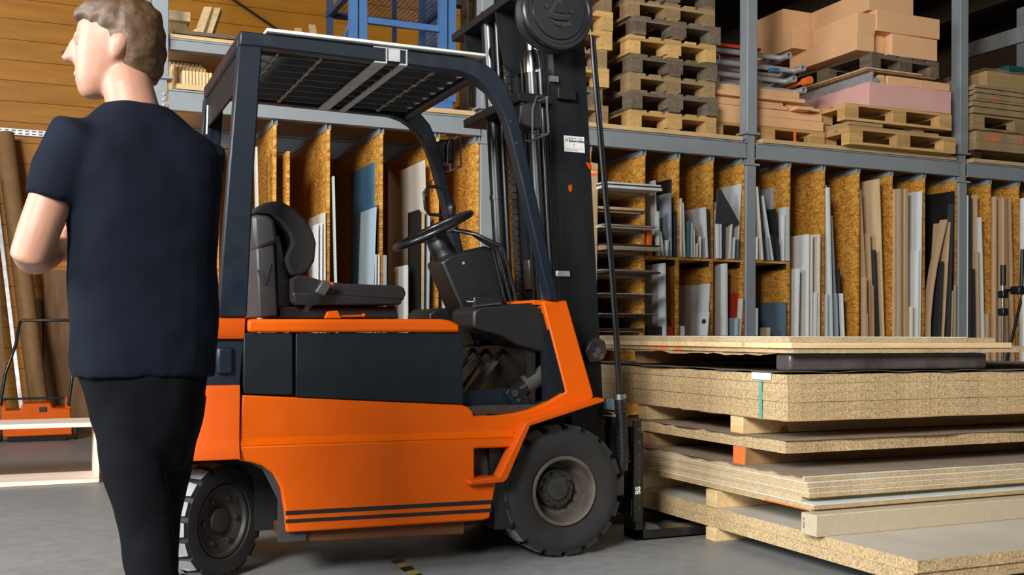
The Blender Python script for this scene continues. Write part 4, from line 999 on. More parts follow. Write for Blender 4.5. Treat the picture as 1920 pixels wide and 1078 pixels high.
 ('second short white strip behind the steering console', 842, 842, 512, G, .010, .05, 'cream_panel', 7.2),
 ('low white strip behind the steering console', 836, 836, 560, G, .020, .04, 'white_panel', 7.16),
]:
    lb, ub, ut, vt, z0, th, dep, mat = a[:8]
    sheet(lb, ub, ut, vt, z0, th, dep, mat, *(a[8:9] or ()))
ply = ['first', 'second', 'third', 'fourth', 'fifth', 'sixth']
for k in range(6):
    sheet(ply[k] + ' of six plywood sheets from the left, in the fourth tall compartment', 1679 + k * 4.7, 1678 + k * 4.7, 354, G, .020, .20, ('tan_panel', 'cream_panel', 'ply_face', 'brown_board', 'ply_face', 'tan_panel')[k], name='plywood_sheet', cat='plywood', group='upright plywood sheets')
# dark framed panel slanting across the third upper cubby
xa, za = atY(1348, 354, 7.2); xb, zb = atY(1384, 417, 7.2)
m = MB().prism([(xa - .02, za), (xa + .01, za + .005), (xb + .012, zb), (xb - .004, zb - .01), (xa - .03, zb - .02)], 7.195, 7.21)
tag(m.build('panel_offcut', 'dark_panel', bevel=.002, seg=1), 'dark slanting panel wedged across the third upper cubby', 'panel')
# curved tan sheet
cvp = [(1777, 411), (1772, 432), (1765, 462), (1757, 500), (1750, 545), (1745, 600)]
P = [atY(u, v, 7.21) for u, v in cvp] + [(atY(1743, 640, 7.21)[0], .06)]
m = MB(); vs = []
for x, z in P: vs += [(x - .004, 7.21, z), (x + .004, 7.21, z), (x + .004, 7.30, z), (x - .004, 7.30, z)]
m.loft([vs[i * 4:i * 4 + 4] for i in range(len(P))]); tag(m.build('bent_sheet', 'tan_panel', smooth=40), 'tan flexible sheet bent in a curve in the fifth tall compartment', 'panel')
# torn cardboard behind the steering wheel: a sagging sheet in front of a leaning carton
rr_ = random.Random(2); P = []
for u, v in [(728, 322), (738, 338), (748, 350), (757, 364), (768, 376), (780, 380), (790, 385), (802, 389)]:
    x, z = atY(u, v, 7.96); P.append((x - .10, z + rr_.uniform(-.008, .008)))
P = [(min(x + .10, 2.545 - .002 * (len(P) - i_)), z) for i_, (x, z) in enumerate(P)]
m2 = MB().prism(P + [(P[-1][0], .062), (P[0][0] - .0, .062)], 7.96, 7.964)
for (xa_, za_), (xb_, zb_) in zip(P[:-1], P[1:]): m2.add([(xa_, 7.962, za_), (xb_, 7.962, zb_), (xb_ - .02, 7.90, zb_ + .03), (xa_ - .02, 7.90, za_ + .03), (xb_ - .02, 7.903, zb_ + .034), (xa_ - .02, 7.903, za_ + .034)], [(0, 1, 2, 3), (1, 0, 5, 4), (3, 2, 4, 5)], 0)
tag(m2.build('torn_cardboard', 'cardboard', smooth=60), 'torn brown cardboard sheet sagging behind the steering wheel', 'cardboard')
# printed white board with round mark (second lower cubby), with front board
sheet('small white board with round mark in the second lower cubby', 1327, 1330, 585, B0, .008, .24, 'paper')
PLACED.append((7.20, atY(1777, 411, 7.21)[0] - .05, .06, atY(1777, 411, 7.21)[1], 7.2, 7.30, .035))
QUEUE.sort(key=lambda q: q[0][6])
for a, k in QUEUE: put(*a, **k)
pb, pxb, pxt, py, pzt = LAST['small white board with round mark in the second lower cubby']
pfx = lambda z: pxb + (pxt - pxb) * (z - B0) / (pzt - B0) - .0046
x, z = atY(1320, 603, 7.19)
MB().lathe([(.018, 0), (.0215, 0), (.0215, .001), (.018, .001)], 20, Matrix.Translation((pfx(1.06), py + .06, 1.06)) @ Matrix.Rotation(-math.pi / 2, 4, 'Y') @ Matrix.Diagonal((1, 1.4, 1, 1))).build('round_mark', 'ink', pb)
text_mesh('S', .036, 'lettering', 'ink', (pfx(1.06), py + .07, 1.046), (0, -1, 0), (0, 0, 1), pb)
# small boxes at the bottom of the first lower cubby
def pbox(label, u0, u1, v0, mat, name='small_box', Y=7.13, d=.08, z0=B0):
    x0 = atY(u0, 620, Y)[0]; x1, z1 = atY(u1, v0, Y)
    return tag(MB().box(x0, x1, Y, Y + d, z0, z1).build(name, mat, bevel=.002, seg=1), label, 'box')
pbox('flat black box at the front of the first lower cubby', 1215, 1241, 612, 'black_plastic', Y=7.245)
pbox('flat red box next to the flat black box', 1244, 1262, 612, 'red_panel', Y=7.245, d=.06)
pbox('flat white box next to the flat red box', 1275, 1284, 611, 'paper', Y=7.245)
pbox('small dark block low in the second lower cubby', 1322, 1326, 613, 'black_plastic', Y=7.25)
# brown card with red label left of the tray shelves
cx0, cz0 = atY(1107, 303, 7.17)
cbd = tag(MB().hexa([(cx0 - .06, 7.17, .062), (cx0 + .05, 7.17, .062), (cx0 + .05, 7.182, .062), (cx0 - .06, 7.182, .062), (cx0 - .02, 7.17, cz0), (cx0 + .065, 7.17, cz0 - .012), (cx0 + .065, 7.182, cz0 - .012), (cx0 - .02, 7.182, cz0)]).build('carton_strip', 'cardboard'), 'tall brown cardboard strip with red label between mast and trays', 'cardboard')
lbx, lbz = atY(1108, 329, 7.169)
rl_ = MB().box(lbx, lbx + .052, 7.1675, 7.1695, lbz, lbz + .052).build('red_label', 'spray_orange', cbd)
text_mesh('BLUM', .02, 'lettering', 'paper', (lbx + .0, 7.167, lbz + .02), (1, 0, 0), (0, 0, 1), rl_, bold=.0006)
# sheets lying on the tray shelves
r = random.Random(4)
tl_ = ['top', 'second', 'third', 'fourth', 'fifth', 'sixth', 'seventh', 'lowest']
spec = [[('white_panel', .02, .13), ('dark_panel', .012, .10), ('white_panel', .012, .12)], [('cardboard', .02, -.02)], [('cream_panel', .012, .06), ('kraft', .012, .09), ('dark_panel', .004, .07)], [('kraft', .02, .12), ('cardboard', .014, .10), ('dark_panel', .01, .12)],
        [('dark_panel', .014, .12), ('kraft_dark', .012, .10)], [('white_panel', .003, .12)], [('dark_panel', .008, .09), ('galvanised', .004, .08)], [('dark_panel', .01, .02)]]
wd = {'white_panel': 'white', 'dark_panel': 'black', 'cardboard': 'brown cardboard', 'cream_panel': 'cream', 'kraft': 'grey-brown', 'kraft_dark': 'dark brown', 'galvanised': 'metal'}
pos = ['lowest', 'second', 'upper']
for k, ss in enumerate(spec):
    z = TZ[k] + .001
    for j, (mt, th, ext) in enumerate(ss):
        y0 = RY - .04 - ext * .9
        x0, x1 = DX[7] + .02 + r.uniform(0, .03), DX[8] - .02 + max(0, ext) * .55
        if y0 > RY + .0 or ext < .05: x1 = DX[8] - .035; y0 = RY - .02
        elif x1 > DX[8] - .02:
            pass
        x1 = min(x1, DX[8] + .06)
        # overhang in front of the rack only: keep the sheet's wide part in front of the divider edge
        m = MB().prism([(0, 0)] * 0 or [(x0, z), (DX[8] - .034, z), (DX[8] - .034, z + th), (x0, z + th)], y0, 8.2)
        if x1 > DX[8] - .03: m.prism([(DX[8] - .034, z), (x1, z), (x1, z + th), (DX[8] - .034, z + th)], y0, RY + .02)
        tag(m.build('flat_sheet', mt), f'{wd[mt]} sheet, {pos[j] if len(ss) > 1 else "single one"} on the {tl_[k]} tray shelf', 'sheet')
        z += th + .0008

# ================================================================== ON THE RACK DECK
ZD = 2.5735
def make_pallet(sfx, label, loc):
    # 0.8 wide along x, 1.2 deep along y, 0.144 high; nine blocks
    t = thing('pallet', label, 'pallet', loc)
    x0, y0, z0 = loc[0] - .4, loc[1] - .6, loc[2]
    A, Bx = 'pallet_' + sfx, 'pallet_' + sfx + '_x'
    for x, w_ in ((x0, .1), (x0 + .35, .1), (x0 + .7, .1)): MB().box(x, x + w_, y0, y0 + 1.2, z0, z0 + .022).build('bottom_board', A, t)
    for x, w_ in ((x0, .1), (x0 + .3275, .145), (x0 + .7, .1)):
        for y, d in ((y0, .145), (y0 + .5275, .145), (y0 + 1.055, .145)): MB().box(x, x + w_, y, y + d, z0 + .022, z0 + .1).build('block', A, t)
    for y in (y0, y0 + .5275, y0 + 1.055): MB().box(x0, x0 + .8, y, y + .145, z0 + .1, z0 + .122).build('stringer_board', Bx, t)
    for x, w_ in ((x0, .145), (x0 + .1875, .1), (x0 + .3275, .145), (x0 + .5125, .1), (x0 + .655, .145)): MB().box(x, x + w_, y0, y0 + 1.2, z0 + .122, z0 + .144).build('top_board', A, t)
    return t
proto = {}
def pallet(sfx, label, loc, group=None, rotz=0.):
    if sfx not in proto:
        t = proto[sfx] = make_pallet(sfx, label, loc)
        t.rotation_euler = (0, 0, rotz)
        if group: t['group'] = group
        return t
    t = clone(proto[sfx], loc, label, group, rotz)
    return t
nth = ['lowest', 'second', 'third', 'fourth', 'fifth', 'sixth', 'seventh', 'eighth', 'ninth', 'tenth']
kinds = ['new', 'old', 'mid', 'old', 'new', 'old', 'mid', 'old', 'new']
adj = {'new': 'light', 'old': 'weathered grey', 'mid': 'brownish'}
r = random.Random(12)
for k in range(9):
    pallet(kinds[k], f'{adj[kinds[k]]} wooden pallet, {nth[k]} from the deck in the tall central stack', (4.56 + r.uniform(-.015, .015), 7.82 + r.uniform(-.03, .03), ZD + k * .1445), 'pallets in the tall central stack', r.uniform(-.015, .015))
kinds2 = ['mid', 'old', 'new', 'mid', 'new', 'new', 'mid', 'new', 'new']
offs = [.0, -.01, .03, .0, .04, .05, .06, .05, .06]
for k in range(9):
    pallet(kinds2[k], f'{adj[kinds2[k]]} wooden pallet, {nth[k]} from the deck in the stack behind the mast', (3.55 + offs[k], 7.84 + r.uniform(-.03, .03), ZD + k * .1445), 'pallets in the stack behind the mast', r.uniform(-.02, .02))
# upright old pallets beside the post
up = pallet('old', 'weathered pallet standing upright between blue cage and mast', (2.99, 7.85, ZD + .62)); up.rotation_euler = (math.pi / 2, 0, math.pi / 2); up.location = (2.985, 7.80, ZD + .605)

# ---- foam pile on a long pallet (front side 1.2 m)
def long_pallet(label, xc, yc, z, sfx='new', tilt=0):
    return pallet(sfx, label, (xc, yc, z), None, math.pi / 2 + tilt)
Y1 = 7.37
x1r = 6.18
long_pallet('light pallet with orange spray mark under the low peach foam pile', x1r - .6, Y1 + .4, ZD)
sx_, szz = atY(1490, 262, Y1 - .003)
tag(MB().box(sx_ - .012, sx_ + .016, Y1 - .0025, Y1 - .001, ZD + .03, ZD + .14).build('spray_mark', 'spray_orange'), 'orange spray mark on the pallet block under the low foam pile', 'mark')
def foam(label, x0, x1, y0, y1, z0, z1, mat='foam_peach', name='foam_block'):
    return tag(MB().box(x0, x1, y0, y1, z0, z1).build(name, mat, bevel=.003, seg=1), label, 'foam', 'foam blocks on the rack deck')
zp = ZD + .1445 + .001
xl = 4.985
XX = lambda u: atY(u, 200, Y1 + .01)[0] - .11
foam('lowest wide peach foam slab of the low pile', xl, XX(1567) - .03, Y1, 8.3, zp, zp + .085)
foam('second wide peach foam slab of the low pile', xl + .01, XX(1564) - .02, Y1 + .01, 8.3, zp + .086, zp + .150)
foam('third peach foam slab of the low pile', xl + .02, XX(1496), Y1 + .0, 8.2, zp + .151, zp + .190)
foam('fourth layer left peach foam block of the low pile', xl + .03, XX(1460), Y1 + .03, 8.1, zp + .191, zp + .222)
foam('fourth layer right peach foam block of the low pile', XX(1461), XX(1491), Y1 + .03, 8.1, zp + .191, zp + .222)
foam('wide peach foam slab at the top of the low pile', xl + .03, XX(1525), Y1 - .02, 8.25, zp + .223, zp + .262)
foam('topmost peach foam slab of the low pile', xl + .05, XX(1517), Y1 + .0, 8.2, zp + .263, zp + .318)
foam('small peach foam block jutting from the low pile, nearest camera', XX(1500), XX(1528), Y1 - .09, 7.7, zp + .151, zp + .178)
foam('peach foam strip at the right of the low pile', XX(1503), XX(1567) - .03, Y1 + .04, 8.1, zp + .179, zp + .205)
foam('upper peach foam strip at the right of the low pile', XX(1500), XX(1551), Y1 + .05, 8.0, zp + .206, zp + .2225)

# ---- aluminium scaffold frames above it
ztop = zp + .3185
def frame(label, x0, x1, y0, y1, z, n, r=.024, twist=0):
    t = thing('scaffold_frame', label, 'scaffold', ((x0 + x1) / 2, (y0 + y1) / 2, z), 'aluminium scaffold frames on the foam pile')
    for x in (x0, x1):
        m = MB().lathe([(r * .72, 0), (r, 0), (r, y1 - y0), (r * .72, y1 - y0), (r * .72, 0)], 16, Matrix.Translation((x, y1, z + r)) @ Matrix.Rotation(math.pi / 2, 4, 'X'), caps=False)
        m.build('tube', 'aluminium', t, smooth=40)
    for k in range(n):
        y = y0 + .12 + (y1 - y0 - .24) * k / (n - 1)
        MB().tube([(x0, y, z + r), (x1, y, z + r)], r * .82, 12).build('rung', 'aluminium', t, smooth=40)
    for x in (x0, x1): MB().box(x - r * 1.25, x + r * 1.25, y0 + .16, y0 + .24, z, z + r * 2.15).build('clamp', 'steel', t)
    if twist:
        t.rotation_euler = (0, 0, twist)
    return t
frame('lowest aluminium scaffold frame, lying on the foam pile', 5.06, XX(1526), 7.37, 8.45, ztop + .001, 5, .028)
frame('second aluminium scaffold frame from below, with blue clamp', 5.05, XX(1512), 7.40, 8.5, ztop + .095, 5, .028)
frame('third aluminium scaffold frame from below', 5.07, XX(1512) + .078, 7.38, 8.5, ztop + .19, 5, .028)
frame('topmost aluminium scaffold frame', 5.05, XX(1501), 7.39, 8.5, ztop + .29, 5, .028)
for k, (z0, h) in enumerate(((ztop + .0575, .037), (ztop + .1515, .038), (ztop + .2465, .043))):
    for x in (5.08, 5.66): tag(MB().box(x, x + .05, 8.25, 8.33, z0, z0 + h).build('spacer_block', 'brown_board'), ('lower', 'middle', 'upper')[k] + (' left' if x < 5.3 else ' right') + ' wooden spacer between the scaffold frames', 'timber')
tag(MB().tube([(XX(1512) + .078, 7.36, ztop + .096), (XX(1512) + .078, 7.9, ztop + .095)], .016, 12).tube([(XX(1512) + .078, 7.29, ztop + .096), (XX(1512) + .078, 7.38, ztop + .095)], .034, 16).build('capped_tube', ['orange_card'], smooth=40), 'tube with bright orange end cap among the scaffold frames', 'tube')
tag(MB().box(5.62, 5.70, 7.37, 7.43, ztop + .152, ztop + .188).build('blue_clamp', 'blue_paint', bevel=.006), 'small blue clamp hanging at the scaffold frames', 'clamp')
tag(MB().box(4.99, 5.6, 7.5, 7.9, ztop + .3525, ztop + .377).build('red_board', 'red_panel'), 'dull red board lying on the scaffold frames', 'board')

# ---- tall mixed pile
Y2 = 7.09
X2 = lambda u: atY(u, 200, Y2)[0]
def at2(u, v): return atY(u, v, Y2)
xr_ = X2(1792)
long_pallet('light pallet at the bottom of the mixed pile by the right post', xr_ - .6, Y2 + .4, ZD)
z2 = ZD + .1455
slab('mdf_sheet', 'long brown MDF sheet on the bottom pallet of the mixed pile', 'board', X2(1600) - .02, X2(1767), Y2 + .04, 8.25, z2, z2 + .026, 'mdf', 'mdf')
slab('mdf_sheet', 'shorter brown MDF sheet on top of the long one', 'board', X2(1600) - .02, X2(1660), Y2 + .03, 8.25, z2 + .027, z2 + .056, 'mdf', 'mdf')
bearer('dark timber carrying the second pallet of the mixed pile', X2(1700), X2(1766), Y2 + .3, Y2 + .9, z2 + .027, z2 + .058, 'brown_board')
zq = z2 + .06
long_pallet('light pallet below the pink foam block', X2(1786) - .6, Y2 + .41, zq)
z3 = zq + .1455
foam('big dusky pink foam block in the mixed pile', X2(1631), X2(1785), Y2 + .01, 8.2, z3, z3 + .20, 'foam_pink', 'foam_slab')
z4 = z3 + .201
foam('left pale foam strip on the pink block', X2(1667), X2(1727), Y2 + .02, 7.6, z4, z4 + .075)
foam('right pale foam strip on the pink block', X2(1728), X2(1784), Y2 + .02, 7.6, z4, z4 + .073)
tag(MB().box(X2(1631) + .02, X2(1631) + .10, Y2 + .0, 8.3, z4, z4 + .03).box(X2(1631) + .02, X2(1631) + .04, Y2 + .0, 8.3, z4 + .03, z4 + .085).build('steel_profile', 'galvanised'), 'long pale metal profile on the pink block\'s left edge', 'profile')
bearer('short wooden batten beside the metal profile on the pink block', X2(1631) + .13, X2(1631) + .19, Y2 + .03, 8.0, z4, z4 + .076, 'pine')
slab('thin_board', 'wide thin brown board under the weathered top pallet', 'board', X2(1625), X2(1755), Y2 + .0, 8.2, z4 + .087, z4 + .099, 'brown_board', 'brown_board')
slab('thin_board', 'narrower thin board lying on the wide thin one', 'board', X2(1622), X2(1725), Y2 - .02, 8.2, z4 + .100, z4 + .112, 'ply_face', 'ply_face')
z5 = z4 + .113
pallet('old', 'weathered grey pallet carrying the tall peach foam blocks', (X2(1767) - .42, Y2 + .63, z5), None, .05)
z6 = z5 + .1455
foam('long peach foam block at the front left of the top pallet', X2(1598) + .06, X2(1642), Y2 + .02, 8.0, z6, z6 + .155)
foam('peach foam block stacked on the front left one', X2(1604) + .05, X2(1645), Y2 + .03, 7.7, z6 + .156, z6 + .33)
foam('peach foam block at the right of the top pallet', X2(1677), X2(1762), Y2 + .03, 7.75, z6, z6 + .19)
foam('peach foam block overhanging the right one', X2(1645) + .005, X2(1764), Y2 + .015, 7.85, z6 + .191, z6 + .37)
foam('peach foam block filling the middle of the top pallet', X2(1648), X2(1676), Y2 + .12, 7.8, z6, z6 + .19)
foam('tallest front peach foam block of the mixed pile', X2(1636), X2(1720), Y2 + .05, 7.9, z6 + .371, z6 + .55)
foam('peach foam block behind, at the left of the mixed pile', X2(1585), X2(1640), 7.92, 8.4, z6 + .331, z6 + .56)
foam('lower peach foam block behind, at the left of the mixed pile', X2(1580), X2(1640), 7.75, 8.45, z6 + .156, z6 + .33)

# ---- particle board piles right of the post
Y3 = 7.16
x3 = 7.70
def lay(label, z0, z1, dx, dy, mat='particle_edge_dark', name='particle_board'):
    return slab(name, label, 'board', x3 + dx, 9.75, Y3 + dy, 8.4, z0, z1, 'particle_edge_dark', mat, 'boards piled right of the right post')
z = ZD + .001
bearer('dark timber under the boards right of the right post, left one', x3 + .05, x3 + .15, Y3 + .05, 8.3, z, z + .075, 'dark_shade_timber')
bearer('dark timber under the boards right of the right post, right one', x3 + 1.2, x3 + 1.3, Y3 + .05, 8.3, z, z + .075, 'dark_shade_timber')
z += .076
lo = []
for k in range(4):
    lo.append(lay(('lowest', 'second', 'third', 'topmost')[k] + ' board of the lower pile marked with orange spray', z, z + .042, .03 + .006 * (k % 2), .005 * (k % 2), 'particle_edge_dark')); z += .0428
mk = MB()
text_mesh('2  80 1', .07, 'paint_mark', 'spray_orange', (7.83, Y3 - .001, z - .084), (1, 0, 0), (0, 0, 1), lo[2], bold=.003)
text_mesh('Y', .07, 'paint_mark', 'spray_orange', (8.28, Y3 - .001, z - .08), (1, 0, 0), (0, 0, 1), lo[2], bold=.003)
ragged('cover_paper', 'torn paper between lower board pile and its upper pallet', x3 - .02, 9.7, Y3 - .03, 8.3, z, 'cardboard', seed=21, sag=.012)
z += .016
pallet('mid', 'brownish pallet between the two board piles right of the post', (x3 + .62, Y3 + .43, z), None, math.pi / 2)
pallet('mid', 'second brownish pallet between the board piles, at the frame edge', (x3 + 1.84, Y3 + .73, z), None, math.pi / 2)
z += .1455
hs = [.038, .02, .03, .022, .018, .03, .022, .02, .02, .024]
names = ['lowest thick', 'second', 'third', 'fourth', 'fifth', 'sixth', 'seventh', 'eighth', 'ninth', 'tenth']
for k, h in enumerate(hs):
    o = lay(names[k] + ' board from below in the upper pile right of the post', z, z + h, (.0, .02, -.02, .02, .0, .03, .0, .02, -.01, .02)[k], (.0, .02, .0, .03, .01, .0, .02, .0, .02, .0)[k])
    if k in (4, 5, 6): text_mesh(('=  -- =', 'Bg 3 2-', '2 8  5')[k - 4], (.016, .026, .018)[k - 4], 'paint_mark', 'spray_orange', (7.86 + .05 * (k - 4), Y3 - .004, z + .002), (1, 0, 0), (0, 0, 1), o, bold=.002)
    z += h + .0015
for k in range(3):
    lay(('lower', 'middle', 'upper')[k] + ' wide board at the top of the upper pile', z, z + .045, .16, .0, 'mdf'); z += .0458
ragged('cover_paper', 'curled cardboard cover on top of the upper board pile', x3 + .1, 9.7, Y3 - .02, 8.3, z, 'cardboard', seed=31, sag=.02)
z += .014
tag(MB().box(8.24, 8.75, Y3 + .10, 8.2, z, z + .10).build('green_crate', 'crate_green', bevel=.006), 'dark green crate on the board pile at the right edge', 'crate')
p0 = Vector((8.80, 8.40, 3.93)); p1 = Vector((8.33, 6.95, 3.77))
d = (p1 - p0).normalized(); up_ = Vector((0, 0, 1)); s_ = d.cross(up_).normalized(); n_ = s_.cross(d)
m = MB(); q = [(-.02, -.075), (.02, -.075), (.02, .075), (-.02, .075)]
m.loft([[p0 + s_ * a + n_ * b for a, b in q], [p1 + s_ * a + n_ * b for a, b in q]])
tag(m.build('grey_plank', 'galvanised', bevel=.003), 'long grey ribbed plank leaning above the right board piles', 'plank')

# ---- blue cage on the deck
cx0, cx1, cy0, cy1 = 1.96, 2.77, 7.42, 8.10
cgz = ZD
cage = thing('mesh_cage', 'blue steel work cage with wire mesh standing on the deck', 'cage', ((cx0 + cx1) / 2, (cy0 + cy1) / 2, cgz))
def sq(a, b, w_=.03, name='rail', mat='blue_paint'):
    a, b = Vector(a), Vector(b); d = (b - a).normalized(); up_ = Vector((0, 0, 1)) if abs(d.z) < .9 else Vector((0, 1, 0)); s_ = d.cross(up_).normalized(); n_ = s_.cross(d)
    q = [(-w_, -w_), (w_, -w_), (w_, w_), (-w_, w_)]
    return MB().loft([[a + s_ * i + n_ * j for i, j in q], [b + s_ * i + n_ * j for i, j in q]]).build(name, mat, cage)
for x in (cx0 + .03, cx0 + .10, cx1 - .10, cx1 - .03): sq((x, cy0, cgz + .1), (x, cy0, 4.0), .028, 'post')
for x in (cx0 + .03, cx1 - .03): sq((x, cy1, cgz + .1), (x, cy1, 4.0), .022, 'post', 'blue_dark')
sq((cx0 + .55, cy1, cgz + .1), (cx0 + .55, cy1, 4.0), .016, 'post', 'blue_dark')
for z, mt in ((3.205, 'blue_paint'), (cgz + .16, 'blue_paint'), (3.75, 'blue_paint')): sq((cx0 + .13, cy0, z), (cx1 - .13, cy0, z), .022, 'rail', mt)
for z in (3.42, cgz + .16): sq((cx0, cy1, z), (cx1, cy1, z), .022, 'rail', 'blue_dark')
for x in (cx0 + .03, cx1 - .03):
    for z in (3.42, cgz + .16, 3.85): sq((x, cy0, z), (x, cy1, z), .02, 'rail', 'blue_dark')
sq((cx0 + .03, cy1, 2.86), (cx0 + .03, cy0 + .03, 3.2), .016, 'brace')
sq((cx1 - .03, cy1, 2.80), (cx1 - .03, cy0 + .03, 3.1), .016, 'brace')
MB().box(cx0 + .02, cx1 - .02, cy0 - .01, cy1 + .03, cgz + .001, cgz + .04).build('base_frame', 'blue_paint', cage, bevel=.004)
MB().box(cx1 - .28, cx1 - .02, cy0 - .02, cy0 + .05, cgz + .041, cgz + .17).build('fork_pocket', 'blue_paint', cage, bevel=.004)
ms = MB()
for k in range(30): y = cy0 + .03 + k * (cy1 - cy0 - .06) / 29; ms.box(cx1 - .032, cx1 - .028, y - .0016, y + .0016, cgz + .16, 3.75)
for k in range(28): z = cgz + .18 + k * .04; ms.box(cx1 - .033, cx1 - .029, cy0 + .03, cy1 - .03, z - .0014, z + .0014)
ms.build('wire_mesh', 'blue_dark', cage, kind='stuff')
ms = MB()
for k in range(20): x = cx0 + .06 + k * .036; ms.box(x, x + .003, cy0 + .03, cy1 - .03, 3.419, 3.422)
for k in range(18): y = cy0 + .04 + k * .036; ms.box(cx0 + .03, cx1 - .03, y, y + .003, 3.422, 3.425)
ms.build('wire_floor', 'blue_dark', cage, kind='stuff')
# loose wood in and beside the cage
def stick(label, a, b, w_=.03, t=.02, mat='pine', cat='batten', name='batten'):
    a, b = Vector(a), Vector(b); d = (b - a).normalized(); up_ = Vector((0, 0, 1)) if abs(d.z) < .8 else Vector((0, 1, 0)); s_ = d.cross(up_).normalized(); n_ = s_.cross(d)
    q = [(-w_, -t), (w_, -t), (w_, t), (-w_, t)]
    return tag(MB().loft([[a + s_ * i + n_ * j for i, j in q], [b + s_ * i + n_ * j for i, j in q]]).build(name, mat), label, cat)
stick('left of two battens leaning left of the blue cage', (1.80, 7.7, ZD + .012), (1.74, 8.1, 3.28), .025, .012, 'tan_panel')
stick('right of two battens leaning left of the blue cage', (1.87, 7.75, ZD + .012), (1.85, 8.1, 3.32), .025, .012, 'tan_panel')
stick('batten leaning inside the blue cage at its left', (2.12, 7.62, ZD + .06), (2.10, 7.98, 3.2), .028, .012, 'tan_panel')
stick('dark plank leaning inside the blue cage', (2.33, 7.60, ZD + .06), (2.42, 7.94, 3.16), .04, .012, 'brown_board')
stick('wide plank leaning inside the blue cage', (2.50, 7.60, ZD + .06), (2.62, 7.94, 3.14), .045, .012, 'pine')
stick('short light plank standing inside the blue cage', (2.22, 7.60, ZD + .06), (2.25, 7.94, 3.0), .03, .012, 'tan_panel')

# ---- scrap wood on the upper shelf and blocks below it
zu = 2.901
tag(MB().box(.74, .98, 7.30, 7.8, zu, zu + .02).build('plank_offcut', 'pallet_mid_x'), 'flat grey-brown plank offcut at the bottom of the upper shelf', 'offcut')
tag(MB().box(.75, 1.20, 7.27, 7.45, zu + .021, zu + .045).build('plank_offcut', 'pallet_old_x'), 'long dark plank lying along the upper shelf edge', 'offcut')
tag(MB().box(.70, .86, 7.52, 8.1, zu + .021, zu + .16).build('beam_offcut', 'pallet_mid'), 'thick grey beam offcut on the upper shelf', 'offcut')
tag(MB().box(.60, .93, 7.36, 7.50, zu + .161, zu + .222).build('beam_offcut', 'pine'), 'pale square beam lying on the thick grey offcut', 'offcut') if False else tag(MB().box(.715, .875, 7.47, 8.0, zu + .161, zu + .225).build('beam_offcut', 'pine'), 'pale square beam lying on the thick grey offcut', 'offcut')
tag(MB().box(.88, 1.12, 7.62, 7.9, zu + .021, zu + .06).build('beam_offcut', 'pine'), 'lower pine block at the back of the upper shelf', 'offcut')
tag(MB().box(.90, 1.10, 7.60, 7.9, zu + .061, zu + .13).build('beam_offcut', 'pine'), 'upper pine block at the back of the upper shelf', 'offcut')
stick('left one of two pale battens propped steeply on the upper shelf', (.925, 7.37, zu + .052), (1.01, 7.58, zu + .29), .028, .022, 'pine', name='beam_offcut')
stick('right one of two pale battens propped steeply on the upper shelf', (.985, 7.40, zu + .052), (1.075, 7.60, zu + .30), .026, .02, 'pine', name='beam_offcut')
tag(MB().prism([(.865, zu + .046), (.91, zu + .046), (.885, zu + .07)], 7.30, 7.36).build('wedge', 'pine'), 'small pine wedge on the upper shelf', 'offcut')
# slotted blocks on the main deck, left end
for k, (lb, x0, x1, y0, y1, z0, z1, mt) in enumerate([
    ('front slotted block with vertical grooves on the deck', .80, .99, 7.24, 7.42, ZD + .001, ZD + .10, 'pine'),
    ('second slotted block lying behind the grooved one', .77, .98, 7.44, 7.62, ZD + .001, ZD + .17, 'pallet_new_x'),
    ('third slotted block from the front on the deck', .77, .99, 7.64, 7.80, ZD + .001, ZD + .23, 'pine'),
    ('rearmost slotted block under the upper shelf', .77, 1.0, 7.82, 8.0, ZD + .001, ZD + .29, 'pallet_mid_x')]):
    t = thing('slotted_block', lb, 'block', ((x0 + x1) / 2, (y0 + y1) / 2, z0), 'slotted wooden blocks')
    MB().box(x0, x1, y0 + .012, y1, z0, z1).build('body', mt, t)
    n = 9
    for j in range(n):
        a = x0 + (x1 - x0) * (j + .12) / n; MB().box(a, a + (x1 - x0) / n * .66, y0, y0 + .012, z0, z1).build('tooth', mt, t)
stick('diagonal brace timber behind the upper shelf', (1.0, 9.2, 2.6), (1.6, 9.3, 4.3), .07, .04, 'dark_shade_timber', 'timber', 'brace_timber') if False else None

# ================================================================== LEFT SIDE: frame, sweeper, leaning timber
# pale open box frame on the floor
fx1, fy = .30, 7.22
bf = thing('box_frame', 'pale wooden open box frame lying on the floor behind the man', 'box frame', (-.2, 7.4, 0))
t_ = .03; zt2 = .385; dpt = .40; xl2 = -1.1
MB().box(xl2, fx1, fy, fy + dpt, .001, t_).build('bottom_board', 'pine_pale', bf, bevel=.002, seg=1)
MB().box(xl2, fx1, fy, fy + dpt, zt2 - t_, zt2).build('top_board', 'pine_pale', bf, bevel=.002, seg=1)
MB().box(fx1 - t_, fx1, fy, fy + dpt, t_, zt2 - t_).build('side_board', 'pine_pale', bf, bevel=.002, seg=1)
MB().box(xl2, xl2 + t_, fy, fy + dpt, t_, zt2 - t_).build('side_board', 'pine_pale', bf, bevel=.002, seg=1)
